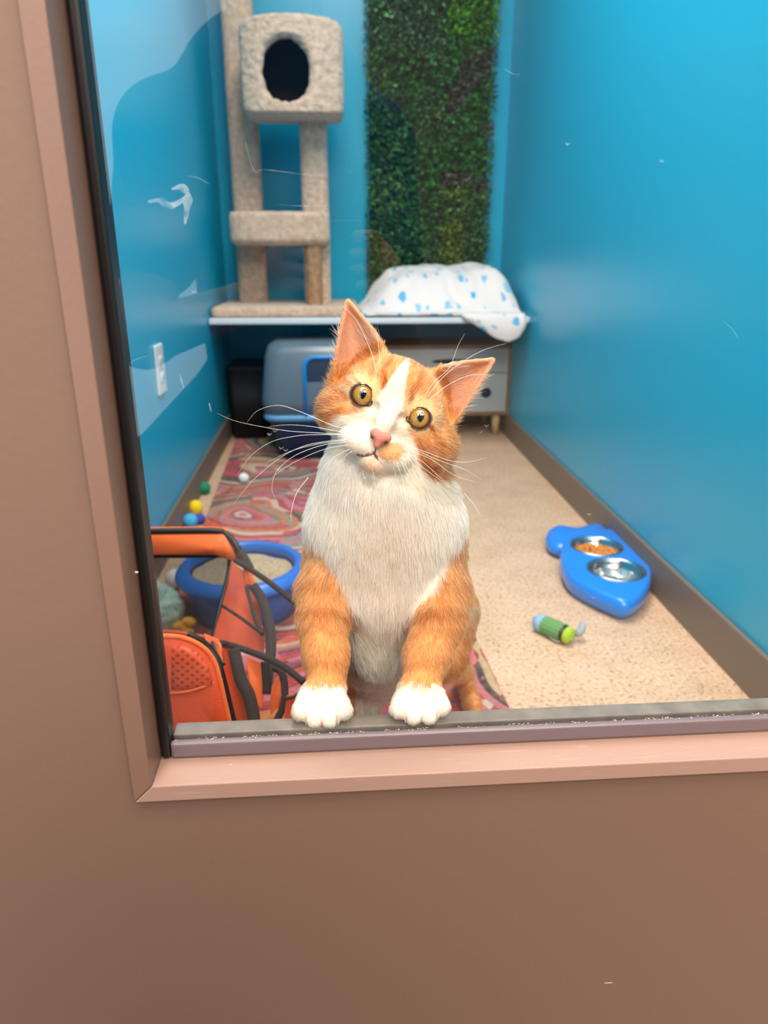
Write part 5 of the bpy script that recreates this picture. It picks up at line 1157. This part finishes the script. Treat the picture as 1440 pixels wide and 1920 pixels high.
# ================================================================ PERSON outside the glass, seen only as a reflection
def sdfmesh(name, prims, lo_, hi_, vx=.006, pre=None):
    n = np.ceil((np.array(hi_)-lo_)/vx).astype(int); G = np.full(n, .1, np.float32); lo_ = np.array(lo_)
    for kind, p, q, r0, r1, k, op in prims:
        p = np.array(p, float); q = np.array(q, float)
        m = max(np.max(r0), np.max(r1))+k+.02; a = np.clip(((np.minimum(p, q)-m-lo_)/vx).astype(int), 0, n); b = np.clip(((np.maximum(p, q)+m-lo_)/vx).astype(int)+2, 0, n)
        if (b-a).min() <= 0: continue
        X, Y, Z = np.meshgrid(*[lo_[i]+vx*np.arange(a[i], b[i]) for i in range(3)], indexing='ij')
        if kind == 'c':
            ax = q-p; t = np.clip(((X-p[0])*ax[0]+(Y-p[1])*ax[1]+(Z-p[2])*ax[2])/(ax@ax+1e-12), 0, 1); d = np.sqrt((X-p[0]-t*ax[0])**2+(Y-p[1]-t*ax[1])**2+(Z-p[2]-t*ax[2])**2)-(r0+(r1-r0)*t)
        else:
            k0 = np.sqrt(((X-p[0])/r0[0])**2+((Y-p[1])/r0[1])**2+((Z-p[2])/r0[2])**2)+1e-6; k1 = np.sqrt(((X-p[0])/r0[0]**2)**2+((Y-p[1])/r0[1]**2)**2+((Z-p[2])/r0[2]**2)**2)+1e-9; d = k0*(k0-1)/k1
        s = np.s_[a[0]:b[0], a[1]:b[1], a[2]:b[2]]; d = d.astype(np.float32); G[s] = smin(G[s], d, k) if op > 0 else -smin(-G[s], d, k)
    g_ = openvdb.FloatGrid(.1); g_.copyFromArray(np.ascontiguousarray(G)); v_, q_ = g_.convertToQuads(0.0)
    me_ = bpy.data.meshes.new(name); me_.from_pydata((v_*vx+lo_).tolist(), [], np.array(q_).tolist()); bm = bmesh.new(); bm.from_mesh(me_); bpy.data.meshes.remove(me_)
    bmesh.ops.smooth_vert(bm, verts=bm.verts, factor=.5, use_axis_x=True, use_axis_y=True, use_axis_z=True); bmesh.ops.recalc_face_normals(bm, faces=bm.faces); return bm
def c_(p, q, r0, r1, k=.02, op=1): return ('c', p, q, r0, r1, k, op)
def e_(p, r, k=.02, op=1): return ('e', p, p, r, r, k, op)
PX = -.08
HDc = (PX+.01, -.27, 1.10)
sh = [(PX-.150, -.34, .845), (PX+.135, -.34, .83)]; elb = [(PX-.185, -.20, .575), (PX+.165, -.20, .575)]; wr = [(-.075, -.085, .64), (.075, -.085, .64)]
hipp = [(PX-.09, -.50, .42), (PX+.09, -.50, .42)]; kne = [(PX-.16, -.14, .38), (PX+.16, -.14, .38)]; ank = [(PX-.16, -.30, .09), (PX+.16, -.30, .09)]
body = [e_(HDc, (.074, .094, .108), .02), e_((HDc[0], HDc[1]+.012, HDc[2]-.055), (.055, .07, .062), .02), c_((HDc[0], HDc[1]-.03, 1.03), (PX, -.37, .93), .052, .06), e_((HDc[0], HDc[1]+.092, HDc[2]-.005), (.012, .018, .022), .012),
        e_((HDc[0]-.03, HDc[1]+.088, HDc[2]+.022), (.015, .01, .010), .004, -1), e_((HDc[0]+.03, HDc[1]+.088, HDc[2]+.022), (.015, .01, .010), .004, -1), e_((HDc[0], HDc[1]+.082, HDc[2]-.048), (.022, .010, .006), .006),
        e_((HDc[0]-.076, HDc[1], HDc[2]-.01), (.010, .018, .03), .006), e_((HDc[0]+.076, HDc[1], HDc[2]-.01), (.010, .018, .03), .006),
        c_((PX, -.38, .86), (PX, -.48, .50), .13, .12, .04), c_(sh[0], sh[1], .055, .055, .03)]
for s in (0, 1):
    sg = -1 if s == 0 else 1
    body += [c_(sh[s], elb[s], .048, .038), c_(elb[s], wr[s], .038, .024), c_(hipp[s], kne[s], .085, .055, .03), c_(kne[s], ank[s], .055, .036), c_(ank[s], (ank[s][0], -.13, .045), .035, .03)]
    palm = (sg*.058, -.030, .665); body += [c_(wr[s], palm, .024, .026, .012), e_(palm, (.018, .022, .038), .01)]
    for k in range(4):
        z = .700-.018*k; L_ = (.0, .004, .002, -.004)[k]
        body += [c_((sg*.052, -.030, z), (sg*.048, -.007, z+.004), .0080, .0075, .004), c_((sg*.048, -.007, z+.004), (sg*(.028-L_), -.0245+.012, z+.005), .0075, .0068, .004)]
    body += [c_((sg*.052, -.040, .65), (sg*.036, -.036, .672), .0095, .0085, .006), c_((sg*.036, -.036, .672), (sg*.022, -.030, .690), .0085, .0075, .004)]
per = put('person', sdfmesh('person', body, (-.5, -.75, -.01), (.4, .02, 1.28), .0055), mat('skin', (214, 160, 130), rough=.55))
tag(per, 'person in blue t-shirt and jeans crouching outside the glass, holding up a phone', 'person')
shirt = [c_((PX, -.375, .875), (PX, -.485, .47), .150, .142, .04), c_(sh[0], sh[1], .070, .070, .04), c_((PX, -.36, .93), (PX, -.37, .92), .075, .075, .03)]
for s in (0, 1):
    m_ = tuple(sh[s][i]+(elb[s][i]-sh[s][i])*.58 for i in range(3)); shirt += [c_(sh[s], m_, .074, .064, .03)]
put('t_shirt', sdfmesh('t', shirt, (-.5, -.75, .3), (.4, .0, 1.1), .0075), mat('blue_cotton', (16, 96, 150), rough=.85, bump=.2), per)
jeans = [c_((PX, -.485, .44), (PX, -.48, .50), .135, .14, .03)]
for s in (0, 1): jeans += [c_(hipp[s], kne[s], .100, .070, .03), c_(kne[s], (ank[s][0], ank[s][1], .13), .070, .052, .02)]
put('jeans', sdfmesh('j', jeans, (-.5, -.75, .02), (.4, .05, .7), .0085), mat('denim', (44, 60, 92), rough=.9, bump=.3), per)
put('hair', sdfmesh('h', [e_((HDc[0], HDc[1]-.022, HDc[2]+.018), (.086, .096, .108), .01), e_((HDc[0], HDc[1]-.075, HDc[2]-.06), (.07, .045, .10), .03), e_((HDc[0], HDc[1]+.075, HDc[2]-.025), (.062, .05, .085), .02, -1)], (-.25, -.5, .85), (.12, -.1, 1.3), .006), mat('brown_hair', (66, 44, 32), rough=.6, bump=.8, bscale=200), per)
for s in (0, 1):
    put('shoe', sdfmesh('s', [c_((ank[s][0], -.31, .045), (ank[s][0], -.10, .038), .044, .040, .02), e_((ank[s][0], -.09, .035), (.044, .05, .034), .02), e_((ank[s][0], -.2, -.05), (.3, .4, .052), .004, -1)], (ank[s][0]-.08, -.42, -.01), (ank[s][0]+.08, -.0, .14), .006), mat('white_shoe', (215, 215, 210), rough=.6), per)
ph = put('smartphone', bx(-.0385, .0385, -.0215, -.0135, .575, .722), mat('black_glass', (12, 12, 14), rough=.15), smooth=False); bev(ph, .004)
tag(ph, 'dark smartphone held upright by the crouching person outside the glass', 'phone')
# lobby floor and its rear wall
struct('floor_lobby', bx(-2.2, 2.4, -2.6, YW, -.05, 0), mat('lobby_tile', (120, 106, 96), rough=.4), 'dull brown lobby floor outside the glass')
# ================================================================ LIGHT
def area(name, loc, rot, sx, sy, e, col=(1, 1, 1)):
    l = bpy.data.lights.new(name, 'AREA'); l.shape = 'RECTANGLE'; l.size = sx; l.size_y = sy; l.energy = e; l.color = col
    o = bpy.data.objects.new(name, l); COL.objects.link(o); o.location = loc; o.rotation_euler = rot; return o
area('room_ceiling_light', (.12, 1.35, CEIL-.02), (0, 0, 0), .6, 1.3, 50, (1, .90, .80))
area('lobby_ceiling_and_fill', (.25, -.45, 2.5), (R_(8), 0, 0), 2.0, .8, 55, (1, .88, .78))
area('lobby_ceiling_and_fill', (.3, -2.0, 2.5), (R_(30), 0, 0), 2.4, 1.2, 150, (1, .88, .77))  # fill light added for the cat's front, hung clear of the glass reflection
area('lobby_glass_door', (-1.05, -1.6, 1.07), (R_(90), 0, 0), 1.6, 2.1, 26, (.95, .98, 1))
w = bpy.data.worlds.new('world'); S.world = w; w.use_nodes = True; nt = w.node_tree; bg = nt.nodes['Background']
tc = nt.nodes.new('ShaderNodeTexCoord'); sx = nt.nodes.new('ShaderNodeSeparateXYZ'); nt.links.new(tc.outputs['Generated'], sx.inputs[0])
mr = nt.nodes.new('ShaderNodeMapRange'); mr.inputs[1].default_value = -.35; mr.inputs[2].default_value = .35; mr.inputs[3].default_value = .30; mr.inputs[4].default_value = .42
nt.links.new(sx.outputs[2], mr.inputs[0]); nt.links.new(mr.outputs[0], bg.inputs[1]); bg.inputs[0].default_value = (1, .90, .82, 1)
S.cycles.max_bounces = 8; S.cycles.transparent_max_bounces = 24
S.cycles.use_denoising = True
